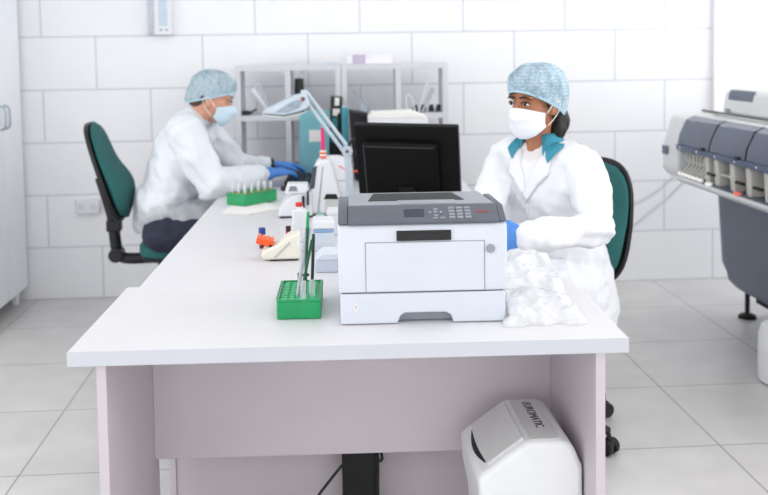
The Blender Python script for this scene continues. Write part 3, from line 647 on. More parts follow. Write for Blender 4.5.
def on_shelf():
    p = shp(247)+V((0, 0, .002)); t = thing('adapter', 'black adapter lying on the shelf left of the lamp head', 'adapter', p)
    MB().box(-.04, .018, -.02, .02, 0, .022).build('body', BLK, t, bevel=.004); MB().tube([(.018, 0, .01), (.035, 0, .02), (.05, .0, .03)], .006).build('plug', BLK, t)
    p = shp(268); t = thing('tall_flask', 'faint clear glass cylinder leaning in the upper left shelf cell', 'flask', p)
    MB().cyl((0, 0, .012), (-.06, 0, .17), .026).build('glass', GLASS, t)
    p0 = shp(271, 110, .04); e = at(252, 89, SHY+.04)-p0
    t = thing('pipette', 'white tapered pipette leaning left in the upper left shelf cell', 'pipette', p0)
    MB().cyl((0, 0, 0.004), e*.55, .006, .009).build('tip', PLW, t); MB().cyl(e*.55, e, .009, .018).build('handle', PLW, t, bevel=.003)
    p = shp(299.6)+V((0, 0, .001)); t = thing('holder', 'black tapered holder standing in the shelf behind the lamp arm', 'holder', p)
    MB().lathe((0, 0, 0), [(.03, 0), (.03, .01), (.024, hz(78))]).build('body', BLK, t, bevel=.002); MB().cyl((.01, 0, hz(78)+.001), (.016, 0, hz(70)), .018, .014).build('cap', CLEAR, t)
    # right-hand unit
    for px, e, lab in ((372, (353, 90), 'thin grey rod leaning left in the upper cell behind the monitor'), (357, (368, 92), 'thin white rod leaning right in the upper cell behind the monitor')):
        dy_ = .05 if px > 360 else .13; p0 = shp(px, 110, dy_); q = at(e[0], e[1], SHY+dy_)-p0; t = thing('rod', lab, 'rod', p0)
        MB().cyl((0, 0, .003), q*.8, .004).build('shaft', PLW if px < 360 else STEEL, t); MB().cyl(q*.8, q, .0055).build('tip', PLW if px < 360 else STEEL, t)
    p = shp(362, 110, .12); t = thing('beaker', 'frosted beaker standing between the crossed rods on the shelf', 'beaker', p)
    MB().lathe((0, 0, 0), [(.028, 0), (.03, .06), (.031, .07)]).build('glass', FROST, t)
    p0 = shp(418, 112, .05); q = at(428.5, 79, SHY+.05)-p0; t = thing('pipette', 'bright white pipette standing tall in the right-most shelf cell', 'pipette', p0)
    MB().cyl((0, 0, .003), q*.4, .004, .006).build('tip', PLW, t); MB().cyl(q*.4, q, .008, .009).build('handle', PLW, t, bevel=.002)
    p0 = shp(422, 112, .08); q = at(433, 88, SHY+.08)-p0; t = thing('pipette', 'clear pipette leaning right in the right-most shelf cell', 'pipette', p0)
    MB().cyl((0, 0, .003), q*.5, .007).build('tip', FROST, t); MB().cyl(q*.5, q, .011).build('handle', FROST, t)
    p = shp(411, 112, .03); t = thing('wire_stand', 'bent white wire loop standing in the right-most shelf cell', 'wire stand', p)
    h = hz(96); MB().tube([(-.02, 0, .004), (-.03, 0, h*.7), (-.02, 0, h), (.0, 0, h*.9), (.015, 0, h*.4), (.02, 0, 0.004)], .0045).build('loop', PLW, t)
    MB().box(-.03, .03, -.02, .02, 0, .003).build('foot', PLW, t)
    b0 = None
    for px in (415, 423, 431, 438):
        p = shp(px, 112, .12)
        if b0 is None:
            t = thing('bottle', 'small dark stoppered bottle in a row on the right-most shelf', 'bottle', p, 0, 'dark bottles in the right-most shelf cell')
            MB().cyl((0, 0, 0), (0, 0, .026), .016).build('body', mat('dark_bottle', (56, 62, 74), .3), t, bevel=.003); MB().cyl((0, 0, .026), (0, 0, .038), .012).build('stopper', BLK, t); b0 = t
        else: copy_tree(b0).location = p
    # carton on top of the right unit
    p = at(366, 60, SHY+.05); t = thing('carton', 'long white carton with mauve end lying on top of the shelving', 'carton', D((dx(347, 60)+dx(392, 60))/2, SHY+.08, ZT+.0005), DR)
    hw = (dx(392, 60)-dx(347, 60))/2; h = at(366, 54, SHY+.03).z-ZT
    MB().box(-hw, hw, -.05, .05, 0, h).build('body', mat('carton_white', (240, 238, 244), .6), t, bevel=.002)
    MB().box(-hw+.03, -hw+.1, -.051, -.0495, .002, h-.004).build('label', PURP, t)
    p = D(dx(333, 63), SHY+.08, ZT+.0005); t = thing('pouch', 'flat pale blue pouch on top of the left shelving unit', 'pouch', p, DR)
    MB().box(-.04, .025, -.04, .04, 0, .009).build('body', mat('pale_blue_sheet', (204, 222, 240), .6), t, bevel=.003)
on_shelf()
# folders and files standing on the bench before the shelving
def slab(name, label, cat, px0, px1, pytop, Y, m, th, lean=0, zb=TOP, spine=None, rz=0):
    a = at(px0, pytop, Y); b = at(px1, pytop, Y); w = b.x-a.x; h = a.z-zb
    t = thing(name, label, cat, ((a.x+b.x)/2, Y, zb), rz); M = Matrix.Rotation(lean, 4, 'Y')
    o = MB().box(-w/2, w/2, 0, th, .004, h, M).build('cover', m, t, bevel=.003); return t, o, w, h, M
t, o, w, h, M = slab('folder', 'wide teal plastic folder with white label behind the microscope', 'folder', 298, 328, 111, 5.02, TEALP, .03, .02)
MB().box(-w/2+.05, -w/2+.128, -.002, .001, h-.16, h-.1, M).build('label', PAPER, t)
MB().cyl(M @ V((-w/2+.12, -.002, h-.085)), M @ V((-w/2+.12, .001, h-.085)), .011).build('ring_hole', STEEL, t)
MB().box(-w/2+.004, w/2-.004, .004, .026, .0, .0045, M).build('pages', PAPER, t)
t, o, w, h, M = slab('ring_binder', 'black ring binder with two white labels beside the teal folder', 'binder', 326.5, 338, 97, 5.14, BLK, .12, .06)
MB().box(-w/2+.012, w/2-.012, -.003, .001, h-.1, h-.062, M).build('label', PAPER, t); MB().box(-w/2+.02, w/2-.016, -.003, .001, h-.045, h-.004, M).build('label', PAPER, t)
MB().box(-w/2+.01, w/2-.014, -.003, .001, h-.24, h-.11, M).build('spine_card', TEALT, t)
t, o, w, h, M = slab('ring_binder', 'short plain black binder between the labelled binder and slim teal folder', 'binder', 336, 341.5, 114, 5.06, BLKM, .065, .03)
MB().cyl((0, -.002, .08), (0, .001, .08), .007).build('ring_hole', STEEL, t)
t, o, w, h, M = slab('folder', 'slim teal folder standing at the left edge of the black monitor', 'folder', 341.8, 348, 107, 4.95, TEALT, .06, .0)
MB().box(-w/2+.003, w/2-.003, .004, .055, h-.001, h+.001, M).build('pages', PAPER, t)
t = thing('document_box', 'black open document box with sloping side left of the monitor top', 'box', (at(361, 115, 4.84).x, 4.84, TOP), 0)
h = at(361, 111, 4.84).z-TOP
MB().prism([(-.055, h), (.06, h-.03), (.06, 0), (-.03, 0)], 'y', 0, .2).build('body', BLKM, t, bevel=.003); MB().prism([(-.02, h-.011), (.055, h-.0285), (.055, h-.02), (-.02, h-.003)], 'y', .01, .19).build('flap', BLK, t)
t = thing('carton', 'large white carton standing behind the black monitor', 'carton', (at(397, 115, 4.6).x, 4.62, TOP), DR)
h = at(394, 112, 4.62).z-TOP
MB().box(-.135, .15, 0, .2, 0, h-.03).build('body', PLW, t, bevel=.004)
MB().prism([(-.137, h-.03), (-.12, h-.004), (.08, h), (.152, h-.03)], 'y', -.002, .202).build('lid', PAPER, t, bevel=.003)
t = thing('domed_device', 'white domed device standing behind the lamp elbow', 'device', (at(334, 170, 4.55).x, 4.55, TOP))
h = at(334, 155, 4.55).z-TOP
MB().lathe((0, 0, 0), [(.085, 0), (.088, .03), (.086, h*.6), (.07, h*.88), (.035, h*.98), (.004, h)], 32).build('body', PLW, t)
MB().lathe((0, 0, h*.3), [(.0885, 0), (.0892, .003), (.0885, .006)], 32).build('seam', STEEL, t)
cb = MB().tube([at(339, 166, 4.44), at(346, 170, 4.4), at(352, 172, 4.4), at(357, 171, 4.42), at(360, 178, 4.42), V((at(360, 190, 4.42).x, 4.42, TOP+.0031))], .003)
tag(cb.build('cable', ORANGE), 'thin orange cable curling beside the lamp elbow', 'cable')

# ------------------------------------------------------------------ wardrobe cabinet at left
def cabinet():
    X = -1.652; y1 = 5.615; w = .345; zb = .09
    t = thing('wardrobe', 'tall pale grey two-door cabinet on short feet at the left wall', 'cabinet', (X-.25, y1-w, 0))
    MB().box(X-.45, X-.02, y1-2*w, y1, zb, 2.5).build('body', CABW, t, w=True, bevel=.002)
    for k in range(2):
        d = MB().box(X-.0195, X, y1-2*w+k*w+.002, y1-2*w+(k+1)*w-.002, zb, 2.498).build('door', CABW, t, w=True, bevel=.002)
        yy = y1-w+(-.035 if k == 0 else .035); z0 = 1.01; z1 = 1.135
        MB().tube([(X-.001, yy, z0), (X+.02, yy, z0+.006), (X+.03, yy, z0+.03), (X+.03, yy, z1-.03), (X+.02, yy, z1-.006), (X-.001, yy, z1)], .006).build('handle', STEEL, d, w=True)
    for x in (X-.06, X-.4):
        for y in (y1-.05, y1-2*w+.05): MB().cyl((x, y, 0), (x, y, zb), .022).build('foot', CABW, t, w=True)
cabinet()
# ------------------------------------------------------------------ wall fittings
def fittings():
    a = at(149, 20, WALLY); b = at(173.5, 35, WALLY); x0, x1, z0 = a.x, b.x, b.z
    t = thing('wall_lamp', 'tall white tube lamp housing mounted high on the tiled wall', 'lamp', ((x0+x1)/2, WALLY-.001, z0))
    w = x1-x0
    MB().box(-w/2, -w/2+.06, -.03, 0, .004, .8).build('back_plate', mat('plate_grey', (204, 208, 218), .4), t, bevel=.003)
    MB().box(-w/2+.04, w/2, -.07, -.0002, 0, .8).build('housing', PLW, t, bevel=.004)
    MB().box(-w/2+.066, w/2-.022, -.073, -.069, .05, .78).build('tube_window', UVT, t, bevel=.002)
    for dx_ in (.015, .045): MB().box(w/2-.07+dx_-.01, w/2-.07+dx_+.004, -.0715, -.0695, .025, .031).build('mark', INK, t)
    a = at(76.5, 199, WALLY); b = at(101, 213, WALLY)
    t = thing('wall_socket', 'white double wall socket on the tiles behind the left chair', 'socket', ((a.x+b.x)/2, WALLY-.001, (a.z+b.z)/2)); w = b.x-a.x; h = a.z-b.z
    MB().box(-w/2, w/2, -.035, 0, -h/2, h/2).build('box', PLW, t, bevel=.006, seg=3)
    for s in (-1, 1):
        o = MB().box(s*w/4-w/4+.006, s*w/4+w/4-.006, -.039, -.0345, -h/2+.006, h/2-.006).build('socket_face', PLW, t, bevel=.002)
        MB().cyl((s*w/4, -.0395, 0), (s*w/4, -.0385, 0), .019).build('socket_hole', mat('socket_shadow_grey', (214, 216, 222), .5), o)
    q = at(101.5, 207, WALLY); e = at(150, 205, WALLY)
    tag(MB().box(q.x, e.x+.4, WALLY-.018, WALLY-.001, q.z-.012, q.z+.012).build('wall_duct', PLW, bevel=.002), 'narrow white cable duct running right from the wall socket', 'duct')
    for lab, pts in (('thin grey hose swooping lower from the analyzer along the wall', [(690, 176), (668, 198), (648, 214), (625, 233), (603, 250), (590, 268), (585, 281.5)]), ('thin grey hose swooping higher from the analyzer along the wall', [(678, 172), (664, 186), (648, 197), (632, 205), (608, 218), (592, 245), (582, 281.5)])):
        tag(MB().tube([at(x, y, WALLY-.0052) for x, y in pts], .005).build('hose', mat('hose_grey', (208, 211, 216), .5)), lab, 'hose')
fittings()

# ------------------------------------------------------------------ analyzer at right
def analyzer():
    X = 1.80; YE = 4.955; Y0 = 3.05
    t = thing('analyzer', 'large white laboratory analyzer with blue hinged covers and grey base', 'analyzer', (2.3, 4.0, 0))
    def w(mb, n, m, p=t, **k): return mb.build(n, m, p, w=True, **k)
    zt = at(680, 113, YE).z; zc = at(674, 140, YE).z; zr_ = at(673, 145, YE).z; zl = at(670, 170, YE).z; zb = zl-.035
    # pedestal
    pf = [(2.05, zb), (2.085, .30), (2.11, .19), (2.17, .13), (2.9, .10), (2.9, zb)]
    w(MB().prism(pf, 'y', 3.15, 4.86), 'pedestal', ANP, bevel=.025, seg=4)
    w(MB().prism([(2.06, zb-.02), (2.088, .28), (2.13, .19), (2.18, .15), (2.18, zb-.02)], 'y', 4.855, 4.875), 'pedestal_edge', mat('edge_blue_grey', (130, 140, 158), .4), bevel=.006)
    w(MB().box(2.24, 2.85, 3.2, 4.8, .075, .115), 'base_frame', BLKM)
    for y in (4.79, 3.4):
        f_ = w(MB().cyl((2.19, y, .018), (2.19, y, .15), .012), 'foot', BLKM); w(MB().lathe((2.19, y, 0), [(.045, 0), (.045, .012), (.03, .022)]), 'foot_pad', BLKM, f_)
    # bar
    w(MB().prism([(X+.1, zb), (X+.1, zt-.02), (2.05, zt+.005), (2.9, zt+.005), (2.9, zb)], 'y', Y0, YE-.2), 'housing', ANW, bevel=.004)
    ep = [(X-.005, zl+.02), (X+.005, zc), (X+.045, zt-.01), (X+.09, zt+.004), (2.3, zt+.008), (2.3, zb-.005), (X+.12, zb-.01), (X+.03, zb+.012)]
    e = w(MB().prism(ep, 'y', YE-.20, YE), 'end_cap', ANW, bevel=.018, seg=4)
    w(MB().box(X-.006, X+.002, YE-.085, YE-.012, zl+.09, zl+.135), 'end_label', ANC, e, bevel=.001)
    seams = [YE-.201, 4.36, 3.98, 3.6, 3.22, 3.05]
    for y1, y0 in zip(seams, seams[1:]):
        c = w(MB().prism([(X+.002, zc), (X+.01, zc+.05), (X+.045, zt-.018), (X+.085, zt+.002), (X+.085, zt-.006), (X+.055, zt-.03), (X+.02, zc+.045), (X+.014, zc)], 'y', y0+.006, y1-.006), 'hinged_cover', ANC, bevel=.003)
        w(MB().box(X-.004, X+.006, y0+.05, y0+.09, zc-.004, zc+.012), 'latch', BLKM, c); w(MB().prism([(X+.001, zc), (X+.009, zc+.05), (X+.044, zt-.017), (X+.085, zt+.003), (X+.085, zt-.01), (X+.02, zc)], 'y', y0-.004, y0+.0055), 'cover_gap', BLKM, c)
    w(MB().box(X-.004, X+.1, Y0, YE-.2015, zr_, zc-.0005), 'rail', ANR, bevel=.003)
    for k in range(8): w(MB().box(X-.0046, X-.003, YE-.26-k*.21, YE-.25-k*.21, zr_+.010, zr_+.016), 'rail_mark', LEDW)
    # open bay: floor lip and dividers
    w(MB().prism([(X-.012, zl), (X-.012, zb+.022), (X+.02, zb), (X+.1, zb-.004), (X+.1, zl+.002), (X+.02, zl+.004)], 'y', Y0, YE-.2015), 'lip', ANW, bevel=.004)
    w(MB().box(X+.0, X+.095, Y0, YE-.2015, zl+.004, zl+.007), 'bay_floor', ANP)
    w(MB().box(X+.085, X+.099, Y0, YE-.2015, zl+.007, zr_), 'bay_back', ANB)
    for y in (4.395, 4.29, 4.12, 3.96, 3.79, 3.61, 3.44, 3.27, 3.1):
        w(MB().prism([(X+.005, zr_), (X+.012, zl+.007), (X+.08, zl+.007), (X+.08, zr_)], 'y', y-.022, y+.022), 'divider', ANB, bevel=.005)
    for y in (4.345, 4.04, 3.87, 3.69): w(MB().box(X-.002, X+.012, y-.05, y+.03, zl+.05, zl+.062), 'catch', BLKM, bevel=.002)
    for k in range(7):
        y = 4.72-k*.044
        w(MB().tube([(X+.05, y, zr_+.001), (X+.04, y, zr_-.04), (X+.055, y-.01, zl+.06), (X+.02, y, zl+.02)], .0085), 'nozzle_tube', ANB)
        w(MB().box(X-.002, X+.012, y-.012, y+.012, zl+.006, zl+.02), 'indicator', LEDW)
    for y, m in ((4.345, LEDW), (4.04, LEDR), (3.70, LEDW), (3.35, LEDW)): w(MB().box(X-.0125, X+.008, y-.018, y+.018, zl+.0045, zl+.016), 'indicator', m)
    w(MB().box(X+.02, X+.075, 4.145, 4.265, zl+.06, zl+.068), 'sample_tray', ANB); w(MB().box(X+.06, X+.075, 4.145, 4.265, zl+.09, zr_-.01), 'sample_door', mat('olive_grey', (120, 124, 118), .4))
    # dark trim rod along the top and the raised rear body
    w(MB().box(X+.2, X+.215, Y0, YE-.02, zt+.0085, zt+.018), 'top_trim', mat('bronze_grey', (104, 98, 98), .4))
    a = at(722, 110, YE-.12); zu = at(727, 88, YE-.12).z
    up = w(MB().prism([(a.x, zt+.0085), (a.x+.015, zu-.02), (a.x+.04, zu), (2.9, zu), (2.9, zt+.0085)], 'y', Y0, YE-.12), 'upper_housing', ANW, bevel=.012, seg=3)
    w(MB().prism([(a.x+.0065, zu-.085), (a.x+.0135, zu-.022), (a.x+.0265, zu-.005), (a.x+.03, zu-.085)], 'y', YE-.45, YE-.17), 'blue_panel', ANC, up, bevel=.002)
    w(MB().box(a.x-.004, a.x+.02, YE-.22, YE-.16, zu-.125, zu-.1), 'hinge', mat('hinge_grey', (150, 156, 164), .4), up, bevel=.003)
    w(MB().box(a.x-.002, a.x+.03, YE-.78, YE-.70, zu-.1, zu-.08), 'handle_recess', mat('hinge_dark', (90, 96, 100), .4), up, bevel=.002)
analyzer()
def canister():
    p = onz(760, 388, 0); t = thing('canister', 'white round-shouldered plastic canister on the floor before the analyzer', 'canister', (p.x+.135, p.y+.05, 0))
    h = at(765, 322, p.y+.05).z
    MB().lathe((0, 0, 0), [(.09, 0), (.108, .012), (.112, .03), (.112, h-.06), (.1, h-.02), (.07, h), (.03, h+.006), (.028, h+.03)], 36).build('body', BINW, t)
    MB().cyl((0, 0, h+.03), (0, 0, h+.055), .034).build('cap', PLW, t, bevel=.003)
    MB().lathe((0, 0, h*.55), [(.1122, 0), (.114, .004), (.1122, .008)], 36).build('ridge', BINW, t)
canister()

# ------------------------------------------------------------------ chairs (local: faces +X, origin on the floor)
def superell(w, h, n=3.2, k=40): 
    out = []
    for i in range(k):
        a = 2*PI*i/k; c, s = math.cos(a), math.sin(a); out.append((w*math.copysign(abs(c)**(2/n), c), h*math.copysign(abs(s)**(2/n), s)))
    return out
def make_chair(label, loc, rz, base_rot, SH=.475, LR=.30, BO=.262, TILT=.21):
    t = thing('office_chair', label, 'chair', loc, rz, 'office chairs')
    MB().prism(superell(.22, .2, 4), 'z', SH-.062, SH).build('seat', TEALF, t, bevel=.022, seg=4)
    MB().prism(superell(.212, .192, 4), 'z', SH-.078, SH-.0615).build('seat_shell', BLK, t, bevel=.004)
    B = Matrix.Translation((-BO, 0, SH+.335)) @ Matrix.Rotation(-TILT, 4, 'Y')
    pts = []; rad = []
    for i in range(17):
        q = -1+2*i/16; z = q*.236; wq = .207*(1-abs(q)**4.2)**.5+.004; wq *= 1-.10*max(0, q)
        th = (.024+.032*math.exp(-((q+.38)/.42)**2))*(1-.55*abs(q)**6)
        pts.append(B @ V((-.012+th*.62, 0, z))); rad.append((wq, th))
    MB().loft(pts, rad, side=(0, 1, 0), seg=32, dome=False).build('backrest', TEALF, t, angle=60)
    sh_ = [(y*(1-.10*max(0, z/.242)), z) for y, z in superell(.212, .242, 3.4)]
    MB().prism(sh_, 'x', -.032, -.012, B).build('back_shell', BLK, t, bevel=.007, seg=4)
    xb = -BO+.235*math.sin(TILT)-.058
    MB().tube([(-.1, 0, SH-.085), (xb+.06, 0, SH-.088), (xb+.012, 0, SH-.06), (xb, 0, SH), (xb-.006, 0, SH+.09), (xb-.02, 0, SH+.16), (-BO-.046, 0, SH+.3)], .027, seg=12).build('back_bar', BLK, t)
    MB().box(xb-.036, xb+.032, -.035, .035, SH+.045, SH+.10).build('height_clamp', BLK, t, bevel=.008)
    MB().cyl((xb+.005, -.05, SH-.065), (xb+.005, .05, SH-.065), .034).build('knob', BLK, t, bevel=.006)
    MB().box(-.14, .12, -.06, .06, SH-.125, SH-.0785).build('mechanism', BLK, t, bevel=.008)
    MB().tube([(.02, -.05, SH-.1), (.03, -.16, SH-.1), (.03, -.23, SH-.095)], .007).build('lever', BLK, t)
    MB().cyl((0, 0, .1), (0, 0, SH-.125), .026).build('gas_column', BLK, t)
    MB().cyl((0, 0, .07), (0, 0, .135), .05, .04).build('hub', BLK, t, bevel=.005)
    for k in range(5):
        a = base_rot+k*2*PI/5; d = V((math.cos(a), math.sin(a), 0)); s = V((-d.y, d.x, 0))
        lg = MB().loft([d*.035+V((0, 0, .11)), d*.18+V((0, 0, .1)), d*(LR-.01)+V((0, 0, .082))], [(.027, .02), (.023, .017), (.019, .014)], side=s, dome=True).build('leg', BLK, t)
        c = MB(); q = d*LR
        c.cyl(q+s*.008+V((0, 0, .028)), q+s*.028+V((0, 0, .028)), .028); c.cyl(q-s*.028+V((0, 0, .028)), q-s*.008+V((0, 0, .028)), .028); c.cyl(q-s*.012+V((0, 0, .04)), q+s*.012+V((0, 0, .04)), .022); c.cyl(q+V((0, 0, .04)), q+V((0, 0, .075)), .008)
        c.build('caster', BLK, lg, bevel=.003)
    return t
b = at(110.5, 172.5, 4.62)
ra = .06
make_chair('teal office chair with black frame behind the seated man', (b.x+.35*math.cos(ra), 4.62+.35*math.sin(ra), 0), ra, .3, .525, .3, .35, .30)
wd = V((-.80, -.60, 0)); wa = math.atan2(wd.y, wd.x)
wch = V((.787, 3.445, 0))
make_chair('teal office chair behind the seated woman in the white coat', wch, wa, math.radians(-50)-wa, .417, .305)

# ------------------------------------------------------------------ people
def frame(c, f, pitch=0, roll=0):
    f = V(f).normalized(); l = V((0, 0, 1)).cross(f).normalized(); u = f.cross(l)
    f2 = f*math.cos(pitch)-u*math.sin(pitch); u2 = u*math.cos(pitch)+f*math.sin(pitch)
    l3 = l*math.cos(roll)+u2*math.sin(roll); u3 = u2*math.cos(roll)-l*math.sin(roll)
    M = Matrix((f2, l3, u3)).transposed()
    c = V(c)
    return (lambda a, b, d: c+M @ V((a, b, d))), M
def head_parts(mb, H, M, s=1):
    e = lambda a, r: mb.ell(H(*[v*s for v in a]), [v*s for v in r], M)
    e((-.012, 0, .035), (.095, .074, .083)); e((.02, 0, -.03), (.072, .062, .082)); e((.052, 0, -.085), (.036, .036, .028)); e((.03, 0, -.07), (.05, .05, .036))
    mb.loft([H(.085*s, 0, .005*s), H(.1*s, 0, -.018*s), H(.104*s, 0, -.034*s)], [.008*s, .011*s, .014*s], seg=10)
    e((.077, .03, .02), (.014, .03, .008)); e((.077, -.03, .02), (.014, .03, .008)); e((.056, .036, -.028), (.022, .022, .02)); e((.056, -.036, -.028), (.022, .022, .02))
    e((.088, 0, -.062), (.012, .024, .007)); 
    for k in (-1, 1): e((-.008, k*.074, -.018), (.02, .009, .031)); e((-.0, k*.072, -.035), (.01, .008, .014))
def face(H, M, t, body, brow_m):
    for k in (-1, 1):
        o = MB().ell(H(.0845, k*.031, -.001), (.0085, .0145, .0052), M).build('eye', EYEW, t, w=True)
        MB().ell(H(.0895, k*.031, -.001), (.0052, .0072, .0056), M).build('iris', EYEB, o, w=True)
        MB().tube([H(.0925, k*.016, -.0), H(.0955, k*.026, .0072), H(.092, k*.037, .0065), H(.082, k*.048, -.001)], .0022).build('eyelid', brow_m, o, w=True)
        MB().loft([H(.094, k*.013, .0205), H(.094, k*.03, .0245), H(.084, k*.05, .017)], [(.004, .0035), (.0045, .0035), (.002, .002)]).build('eyebrow', brow_m, t, w=True)
def cap(H, t, m, seed, back=0, front_u=.046, nape_u=-.045, puff=.022, crown_u=.132):
    mb = MB(); n = 96; rows = 22; grid = []
    for j in range(rows+1):
        q = j/rows; ring = []
        for i in range(n):
            th = 2*PI*i/n; c, s = math.cos(th), math.sin(th)
            ub = front_u*(1+c)/2+nape_u*(1-c)/2; crown = crown_u
            ph = q*PI/2
            prof = math.sin(ph)**.93; bulge = puff*math.sin(PI*min(1, q*1.02))**1.2*(1+.6*(1-c)/2*(1+back))
            wob = noise.noise(V((math.cos(th)*3+seed, math.sin(th)*3, q*2.5)))
            pl = (.0036*math.sin(i*2*PI/n*30+wob*5)+.010*wob)*min(1, q*2.5)*(1 if q < .98 else .6)
            rf = .104*prof+bulge+pl; rl_ = .083*prof+bulge+pl
            u = ub+(crown-ub)*math.cos(ph)**.97+.014*noise.noise(V((c*4, s*4, seed+q*3)))*math.sin(PI*q)
            ring.append(mb.bm.verts.new(H(-.006-back*.012*math.sin(PI*q)+rf*c, rl_*s, u)))
        grid.append(ring)
    for A, B in zip(grid, grid[1:]):
        for i in range(n):
            try: mb.bm.faces.new([A[i], A[(i+1) % n], B[(i+1) % n], B[i]])
            except ValueError: pass
    o = mb.build('bouffant_cap', m, t, w=True, angle=180)
    sd = o.modifiers.new('t', 'SOLIDIFY'); sd.thickness = .002; sd.offset = -1
    pts = []
    for i in range(49):
        th = 2*PI*i/48; c, s = math.cos(th), math.sin(th); ub = front_u*(1+c)/2+nape_u*(1-c)/2
        pts.append(H(-.006+.1055*c, .0845*s, ub+.002))
    MB().loft(pts, [(.0025, .0045)]*49, seg=8, dome=False, side=None).build('elastic_band', BAND, o, w=True)
    return o
def mask(H, t, m, s=1):
    mb = MB(); nu, nv = 26, 16; g = []
    for j in range(nv+1):
        v = j/nv; row = []
        for i in range(nu+1):
            a = (i/nu*2-1); th = a*1.28
            top = -.012-.022*abs(a)**1.5; bot = -.122+.042*abs(a)**2
            u = top+(bot-top)*v
            nose_ = .029*math.exp(-(a/.16)**2)*math.exp(-((v-.22)/.28)**2)
            chin = .010*math.sin(PI*v)
            fwd = (.0985-.010*v*v)*math.cos(th)**.8+nose_+chin*math.cos(th)+.0016*math.cos(v*6*PI)*(1-abs(a))
            if v > .85: fwd -= .10*(v-.85)*math.cos(th)
            row.append(mb.bm.verts.new(H(fwd*.995, (.0735-.006*v)*math.sin(th)*1.03, u)))
        g.append(row)
    for A, B in zip(g, g[1:]):
        for i in range(nu): mb.bm.faces.new([A[i], A[i+1], B[i+1], B[i]])
    o = mb.build('face_mask', m, t, w=True, angle=180); sd = o.modifiers.new('t', 'SOLIDIFY'); sd.thickness = .0025; sd.offset = 1
    for k in (-1, 1):
        MB().tube([H(.028, k*.0755, -.034), H(.01, k*.081, -.012), H(-.012, k*.088, .004), H(-.03, k*.084, -.012), H(-.022, k*.082, -.034), H(.0, k*.077, -.06), H(.022, k*.071, -.078)], .0016).build('ear_loop', PAPER, o, w=True)
    return o
def hand(mb, wr, d, n, s, curl=.5, k=1.0, r=1.0, spread=.12):
    wr = V(wr); d = V(d).normalized(); n = V(n); n = (n-d*n.dot(d)).normalized(); s = V(s); s = (s-d*s.dot(d)-n*s.dot(n)).normalized()
    mb.loft([wr-d*.02*k, wr+d*.02*k, wr+d*.055*k, wr+d*.092*k], [(.027*k*r, .021*k*r), (.033*k*r, .019*k*r), (.041*k*r, .016*k*r), (.040*k*r, .012*k*r)], side=s, seg=16)
    for i, L in enumerate((.074, .082, .076, .06)):
        off = (.030-.0205*i)*k; fd = (d+s*(spread*(1.5-i)*.5)).normalized()
        p = wr+d*(.088-(.006 if i in (0, 3) else 0))*k+s*off; P = [p-fd*.02*k, p]; a = curl*.45
        for q, fr in enumerate((.45, .31, .24)):
            v = fd*math.cos(a)-n*math.sin(a); p = p+v*(L*fr*k); P.append(p); a += curl*(.55+.1*i*.3)
        mb.loft(P, [.0098*k*r, .0096*k*r, .0088*k*r, .0082*k*r, .0068*k*r], seg=10)
    b = wr+d*.022*k+s*.03*k; td = (s*.55+d*.75-n*.25).normalized(); t2 = (s*.2+d*.95-n*.35).normalized()
    mb.loft([b-td*.01, b+td*.03*k, b+td*.03*k+t2*.032*k, b+td*.03*k+t2*.055*k], [.014*k*r, .0125*k*r, .0108*k*r, .0085*k*r], seg=10)
def drape(name, bvh, org, right, up, into, outline, off, th, m, parent, cut=.012, inv=None):
    # a cloth patch laid on a body surface: outline in (right, up) metres, cast along 'into'
    bm = bmesh.new(); vs = [bm.verts.new((x, y, 0)) for x, y in outline]; bm.faces.new(vs)
    for it in range(6):
        lg = [e for e in bm.edges if e.calc_length() > cut]
        if not lg: break
        bmesh.ops.subdivide_edges(bm, edges=lg, cuts=1); bmesh.ops.triangulate(bm, faces=bm.faces)
    dead = []; dist = {}
    for v in bm.verts:
        o_ = org+right*v.co.x+up*v.co.y-into*.2
        hit, nn, ix, ds = bvh.ray_cast(o_, into, 1.2)
        if hit is None: dead.append(v); continue
        dist[v] = ds; v.co = hit-into*off
    md = sorted(dist.values())[len(dist)//2]
    dead += [v for v, q in dist.items() if q < md-.06]
    bmesh.ops.delete(bm, geom=dead, context='VERTS')
    bad = [f_ for f_ in bm.faces if any(e.calc_length() > cut*3.5 for e in f_.edges)]
    bmesh.ops.delete(bm, geom=bad, context='FACES')
    mb = MB(); mb.bm.free(); mb.bm = bm
    o = mb.build(name, m, parent, w=True, angle=180); sd = o.modifiers.new('t', 'SOLIDIFY'); sd.thickness = th; sd.offset = 0
    return o
def world_bvh(o):
    R = rootmat(o); me = o.data
    return BVHTree.FromPolygons([R @ v.co for v in me.vertices], [tuple(p.vertices) for p in me.polygons])

